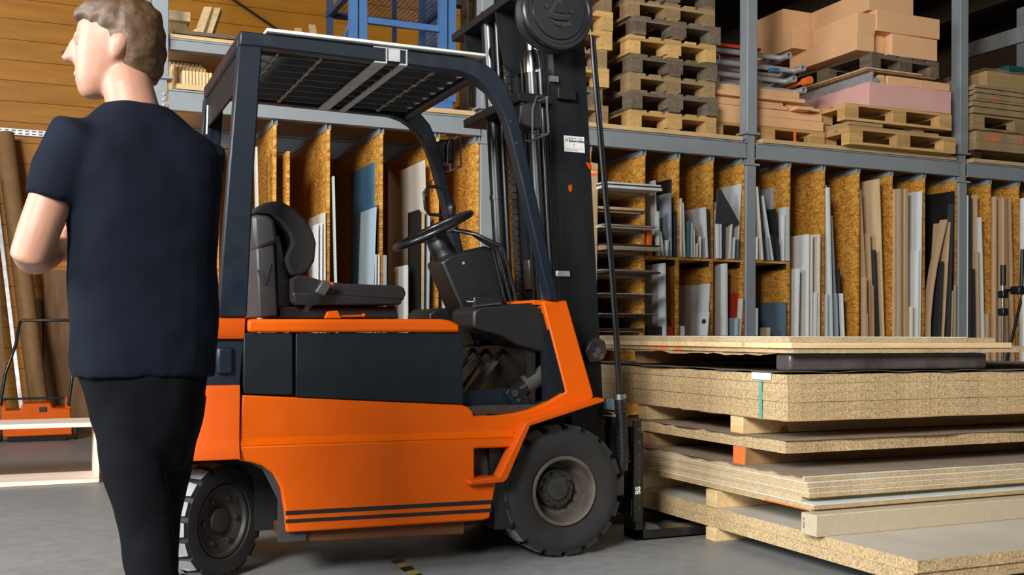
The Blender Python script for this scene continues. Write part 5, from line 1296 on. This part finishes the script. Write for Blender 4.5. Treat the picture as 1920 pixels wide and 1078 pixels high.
# sweeper
syy = 10.15
def W(u, v): x, z = atY(u, v, syy); return (x, syy, z)
sw_ = thing('push_sweeper', 'orange push sweeper with black tubular handle behind the pale frame', 'sweeper', (-.1, syy, 0))
xa, xb = atY(2, 790, syy)[0], atY(136, 790, syy)[0]
MB().prism(xz([(2, 770), (38, 770), (42, 757), (95, 755), (98, 765), (132, 765), (136, 815), (5, 820)], syy), syy, syy + .34).build('housing', 'orange_paint', sw_, bevel=.012)
MB().prism(xz([(2, 750), (10, 750), (12, 775), (2, 775)], syy), syy + .02, syy + .1).build('handle_socket', 'orange_paint', sw_, bevel=.008)
MB().prism(xz([(122, 745), (130, 745), (134, 770), (122, 770)], syy), syy + .02, syy + .1).build('handle_socket', 'orange_paint', sw_, bevel=.008)
hp = [W(0, 760), W(10, 700), W(30, 645), (atY(36, 604, syy)[0], syy + .15, atY(36, 604, syy)[1]), (atY(44, 600, syy)[0], syy + .15, atY(44, 600, syy)[1]), (atY(130, 600, syy)[0], syy + .15, atY(130, 600, syy)[1]), (atY(138, 606, syy)[0], syy + .15, atY(138, 606, syy)[1]), W(140, 650), W(134, 720), W(128, 760)]
MB().tube(hp, .014, 10).build('handle', 'black_steel', sw_, smooth=60)
MB().tube([W(6, 748), W(120, 746)], .01, 8).build('cross_tube', 'black_steel', sw_, smooth=60)
MB().box(xa + .30, xa + .36, syy - .012, syy, .26, .30).build('emblem', 'black_plastic', sw_, bevel=.004)
for x in (xa - .03, xb + .0):
    MB().lathe([(0, 0), (.07, 0), (.08, .01), (.08, .03), (.07, .04), (0, .04)], 20, Matrix.Translation((x, syy + .1, .08)) @ Matrix.Rotation(math.pi / 2, 4, 'Y')).build('wheel', 'rubber', sw_, smooth=40)
MB().box(xa + .05, xb - .05, syy + .02, syy + .3, .003, .1).build('brush', 'black_fabric', sw_)
# rail on the wall and leaning timber
q0, q1 = atY(-30, 243, 11.36), atY(175, 259, 11.36)
rl = tag(MB().box(q0[0] - 1, q1[0] + .6, 11.355, 11.394, q0[1] - .03, q0[1] + .03).build('slotted_rail', 'galvanised'), 'slotted grey metal rail fixed to the timber wall', 'rail')
m = MB()
for k in range(44):
    x = q0[0] - .9 + k * .06
    for dz in (-.014, .014): m.box(x, x + .034, 11.3535, 11.3555, q0[1] + dz - .005, q0[1] + dz + .005)
m.build('slots', 'ink', rl, kind='stuff')
def lean_(label, u0, v0, u1, Yb, Yt, w_, t, mat, name, zt_=None, v1=None, cat='timber', rnd_=False):
    xb, _ = atY(u0, v0, Yb); xt, ztp = atY(u1, v1, Yt)
    a, b = Vector((xb, Yb, .03)), Vector((xt, Yt, ztp))
    if rnd_: return tag(MB().tube([a, b], w_, 20).build(name, mat, smooth=40), label, cat)
    return stick(label, a, b, w_, t, mat, cat, name)
lean_('thick brown cardboard tube leaning on the timber wall', 80, 745, 8, 10.85, 11.20, .085, 0, 'cardboard_shaded', 'cardboard_tube', v1=250, cat='tube', rnd_=True)
lean_('slim metal profile leaning left of the cardboard tube', 46, 745, -12, 10.55, 10.98, .016, .010, 'steel', 'metal_profile', v1=330, cat='profile')
lean_('shaded brown board leaning at the left frame edge', 5, 740, -40, 10.95, 11.30, .06, .012, 'brown_shaded', 'leaning_board', v1=180)
lean_('narrow brown panel standing right of the cardboard tube', 68, 745, 60, 11.22, 11.36, .08, .008, 'brown_shaded', 'leaning_board', v1=560)
xo0, xo1 = atY(82, 700, 11.2)[0], atY(150, 700, 11.2)[0]
tag(MB().box(xo0, xo1 + .35, 11.28, 11.30, .0, atY(100, 505, 11.2)[1]).build('osb_panel', 'brown_shaded'), 'reddish chipboard panel standing against the timber wall', 'panel')
tag(MB().tube([(atY(310, 10, 11.3)[0] + .55, 11.3, 4.5), (atY(700, 80, 11.3)[0], 11.35, 3.6)], .012, 6).build('wall_cable', 'black_plastic'), 'dark cable slung along the timber wall above the rack', 'cable')

# ================================================================== TRIPOD at the right edge
Yt = 6.3
tp = thing('camera_tripod', 'black and chrome tripod with clamp head at the right edge', 'tripod', (atY(1900, 700, Yt)[0], Yt, 0))
xt, zt_ = atY(1881, 497, Yt)
MB().tube([(xt, Yt, 0.02), (xt, Yt, zt_ - .02)], .013, 12).build('chrome_leg', 'chrome', tp, smooth=40)
MB().tube([(xt, Yt, atY(1881, 535, Yt)[1]), (xt, Yt, zt_)], .022, 12).build('grip', 'black_plastic', tp, smooth=40)
for v in (552, 585):
    z = atY(1881, v, Yt)[1]; MB().box(xt - .03, xt + .03, Yt - .03, Yt + .03, z - .03, z + .03).build('leg_clamp', 'black_plastic', tp, bevel=.008)
xh, zh = atY(1912, 545, Yt)
MB().box(xh - .06, xh + .10, Yt - .05, Yt + .05, zh - .03, zh + .035).build('head', 'black_plastic', tp, bevel=.012)
MB().tube([(xt, Yt, zh), (xh, Yt, zh)], .012, 10).build('arm', 'black_steel', tp, smooth=40)
MB().tube([(xh + .02, Yt, zh + .03), (xh + .03, Yt, zh + .34)], .016, 10).build('column', 'black_plastic', tp, smooth=40)
MB().tube([(xh + .02, Yt - .02, zh - .03), (xh - .22, Yt - .25, .02)], .013, 10).build('leg', 'cream_panel', tp, smooth=40)
MB().tube([(xh + .03, Yt, zh - .03), (xh - .03, Yt + .30, .02)], .013, 10).build('leg', 'black_steel', tp, smooth=40)
MB().tube([(xh + .04, Yt, zh - .03), (xh + .35, Yt - .1, .02)], .013, 10).build('leg', 'black_steel', tp, smooth=40)

# ================================================================== THE MAN walking past, seen from behind his left shoulder
PB = Vector((.213, 2.745, 0))
FW = Vector((-.23, .973, 0)).normalized(); LF = Vector((-FW.y, FW.x, 0))
HF = Vector((-.978, .209, 0)).normalized(); HL = Vector((-HF.y, HF.x, 0))       # the head is turned to the left
def L(l, f, z): return PB + LF * l + FW * f + Vector((0, 0, z))
def ring(l, f, z, rl, rf, n=28, dl=LF, df=FW, c=None, p=2.0):
    o = c if c is not None else L(l, f, z); out = []
    for k in range(n):
        a = 2 * math.pi * k / n; ca, sa = math.cos(a), math.sin(a)
        out.append(o + dl * (rl * math.copysign(abs(ca) ** (2 / p), ca)) + df * (rf * math.copysign(abs(sa) ** (2 / p), sa)))
    return out
def soft(o, voxel, it=4, fac=.5, disp=0, size=.1):
    m = o.modifiers.new('remesh', 'REMESH'); m.mode = 'VOXEL'; m.voxel_size = voxel; m.use_smooth_shade = True
    m = o.modifiers.new('smooth', 'SMOOTH'); m.iterations = it; m.factor = fac
    if disp:
        tx = bpy.data.textures.new('folds', 'CLOUDS'); tx.noise_scale = size; tx.noise_depth = 1
        d_ = o.modifiers.new('folds', 'DISPLACE'); d_.texture = tx; d_.strength = disp; d_.texture_coords = 'GLOBAL'; d_.mid_level = .5
    return o
man = thing('person', 'person in dark blue t-shirt and black trousers walking past the forklift', 'person', PB)
HC = L(.045, .055, 1.53)                                                  # chin level, head centre line
def Hp(l, f, z): return HC + HL * l + HF * f + Vector((0, 0, z))
def hr(f, z, rf, rl, **k): return ring(0, 0, 0, rl, rf, dl=HL, df=HF, c=Hp(0, f, z), **k)
b = MB()
b.loft([hr(.060, -.004, .020, .022), hr(.052, .008, .040, .036), hr(.030, .035, .070, .052), hr(.012, .07, .089, .064), hr(.004, .105, .098, .072), hr(.0, .14, .101, .076), hr(-.002, .175, .097, .075), hr(-.006, .205, .082, .064), hr(-.008, .226, .054, .044), hr(-.008, .236, .018, .016)])
# nose, brow, chin, ears
b.loft([hr(.112, .082, .012, .016), hr(.118, .090, .016, .017), hr(.114, .105, .012, .012), hr(.104, .135, .008, .009)])
b.loft([hr(.088, .132, .014, .040), hr(.090, .140, .015, .046), hr(.086, .150, .012, .040)])
for s in (1, -1):
    b.loft([ring(0, 0, 0, .007, .008, 12, HL, HF, Hp(.071 * s, -.004, .080)), ring(0, 0, 0, .009, .014, 12, HL, HF, Hp(.076 * s, -.010, .094)), ring(0, 0, 0, .009, .019, 12, HL, HF, Hp(.079 * s, -.014, .112)), ring(0, 0, 0, .008, .017, 12, HL, HF, Hp(.080 * s, -.017, .128)), ring(0, 0, 0, .005, .009, 12, HL, HF, Hp(.079 * s, -.018, .138))])
b.tube([L(.012, -.005, 1.40), L(.018, .005, 1.47), L(.03, .02, 1.54), Hp(0, -.015, .07)], [.085, .064, .060, .058], 20)
# core of the body under the clothes
b.loft([ring(0, 0, .86, .14, .09), ring(0, 0, 1.05, .14, .09), ring(0, 0, 1.30, .16, .09), ring(0, 0, 1.42, .13, .07)])
def arm(s):
    sh, el, wr = L((.165 if s > 0 else .135) * s, .0, 1.405), L(.262, -.005, 1.125) if s > 0 else L(-.14, .11, 1.14), L(.14, .215, 1.165) if s > 0 else L(-.02, .29, 1.20)
    b.tube([sh.lerp(el, .12), sh.lerp(el, .4), sh.lerp(el, .8), el, el.lerp(wr, .12), el.lerp(wr, .4), el.lerp(wr, .8), wr], [.040, .050, .047, .043, .046, .045, .034, .028], 18)
    d = (wr - el).normalized(); inn = (LF * -s); upv = Vector((0, 0, 1)); side = d.cross(upv).normalized()
    k1, k2 = wr + d * .035, wr + d * .085
    # palm: flat, upright, then five bent fingers and the thumb off its side
    b.loft([[wr + side * a + upv * c_ for a, c_ in ((-.014, -.024), (.014, -.024), (.014, .024), (-.014, .024))], [k1 + side * a + upv * c_ for a, c_ in ((-.015, -.038), (.015, -.038), (.015, .036), (-.015, .036))], [k2 + side * a + upv * c_ for a, c_ in ((-.013, -.040), (.013, -.040), (.013, .038), (-.013, .038))]])
    for q, (h, ln) in enumerate(((.031, .070), (.011, .078), (-.010, .072), (-.030, .058))):
        p0 = k2 + upv * h; p1 = p0 + d * ln * .45 + inn * .004; p2 = p1 + d * ln * .22 + inn * ln * .28; p3 = p2 + inn * ln * .30 - d * .004
        b.tube([p0 - d * .02, p0, p1, p2, p3], [.0095, .0095, .009, .0085, .007], 10)
    t0 = wr + d * .03 + upv * .03; t1 = t0 + d * .025 + upv * .024 + inn * .01; t2 = t1 + d * .03 + upv * .006 + inn * .016
    b.tube([t0 - upv * .01, t0, t1, t2], [.012, .012, .0105, .008], 10)
arm(1); arm(-1)
body = soft(b.build('body', 'skin', man), .0062, 3, .5)
# face details
for s in (1, -1):
    c = Hp(.030 * s, .080, .120)
    MB().lathe([(0, -.010), (.007, -.007), (.010, 0), (.007, .007), (0, .010)], 14, Matrix.Translation(c)).build('eye', 'eye_white', man, smooth=80)
    MB().lathe([(0, -.004), (.005, -.002), (.005, .002), (0, .004)], 12, Matrix.Translation(c + HF * .0085) @ HF.to_track_quat('Z', 'Y').to_matrix().to_4x4()).build('iris', 'ink', man)
soft(MB().loft([hr(.093, .044, .008, .020), hr(.094, .050, .010, .024), hr(.094, .056, .009, .022), hr(.092, .062, .006, .018)]).build('mouth', 'lip', man), .004, 2)
# hair: short, over crown, back and temples
h = MB()
h.loft([hr(-.052, .045, .044, .052), hr(-.040, .075, .066, .070), hr(-.034, .11, .078, .080), hr(-.026, .145, .086, .084), hr(-.012, .170, .097, .085), hr(.0, .188, .106, .082), hr(.0, .215, .098, .074), hr(-.004, .238, .068, .054), hr(-.006, .252, .022, .020)])
soft(h.build('hair', 'hair', man), .007, 2, .5, .012, .03)
# t-shirt
s_ = MB()
s_.loft([ring(0, -.005, .845, .168, .128, p=2.3), ring(0, -.005, .90, .172, .130, p=2.3), ring(0, -.008, 1.0, .176, .126, p=2.3), ring(0, -.010, 1.10, .176, .124, p=2.3), ring(0, -.012, 1.22, .182, .126, p=2.3), ring(0, -.012, 1.32, .188, .128, p=2.3), ring(0, -.010, 1.39, .182, .120, p=2.3), ring(.004, -.006, 1.435, .168, .100), ring(.01, .0, 1.472, .122, .080), ring(.016, .006, 1.505, .076, .072)])
for s in (1, -1):
    sh, el = L((.15 if s > 0 else .115) * s, -.005, 1.395), L(.262, -.005, 1.125) if s > 0 else L(-.14, .11, 1.14)
    s_.tube([L(.10 * s, 0, 1.39), sh + LF * .01 * s, sh.lerp(el, .25) + LF * .008 * s, sh.lerp(el, .52)], [.07, .082, .076, .068], 20)
soft(s_.build('t_shirt', 'shirt', man), .009, 5, .5, .016, .11)
# trousers
t = MB()
t.loft([ring(0, -.005, .90, .150, .112, p=2.3), ring(0, -.005, .85, .154, .120, p=2.2), ring(-.008, -.01, .78, .134, .120), ring(-.018, -.010, .70, .110, .100), ring(-.02, -.008, .62, .08, .07)])
def leg(s, kf, af, ab):
    hp, kn, an = L(.062 * s - .01, -.005, .80), L(.045 * s - .022, kf, .47), L(.034 * s - .022, af, .10 + ab)
    t.tube([hp, hp.lerp(kn, .35), hp.lerp(kn, .7), kn, kn.lerp(an, .3), kn.lerp(an, .7), an], [.082, .076, .066, .060, .058, .055, .053], 20)
    return an
a1 = leg(1, -.105, -.25, .02); a2 = leg(-1, .10, .10, .0)
soft(t.build('trousers', 'trousers', man), .010, 5, .5, .014, .09)
for an, tilt in ((a1, .02), (a2, 0)):
    m = MB(); n = []
    for f, w_, z0, z1 in ((-.085, .030, .004 + tilt, .085 + tilt), (-.05, .040, tilt * .7, .10 + tilt), (.02, .040, tilt * .4, .095 + tilt * .5), (.09, .048, 0, .065), (.15, .045, 0, .05), (.19, .025, .008, .035)):
        c = Vector((an.x, an.y, 0)) + FW * f
        n.append([c - LF * w_ + Vector((0, 0, z0 + .001)), c + LF * w_ + Vector((0, 0, z0 + .001)), c + LF * w_ * .8 + Vector((0, 0, z1)), c - LF * w_ * .8 + Vector((0, 0, z1))])
    sh_ = m.loft(n).build('shoe', 'black_plastic', man); sh_.modifiers.new('subdivide', 'SUBSURF').levels = 2; sh_.modifiers['subdivide'].render_levels = 2; sh_.data.shade_smooth()
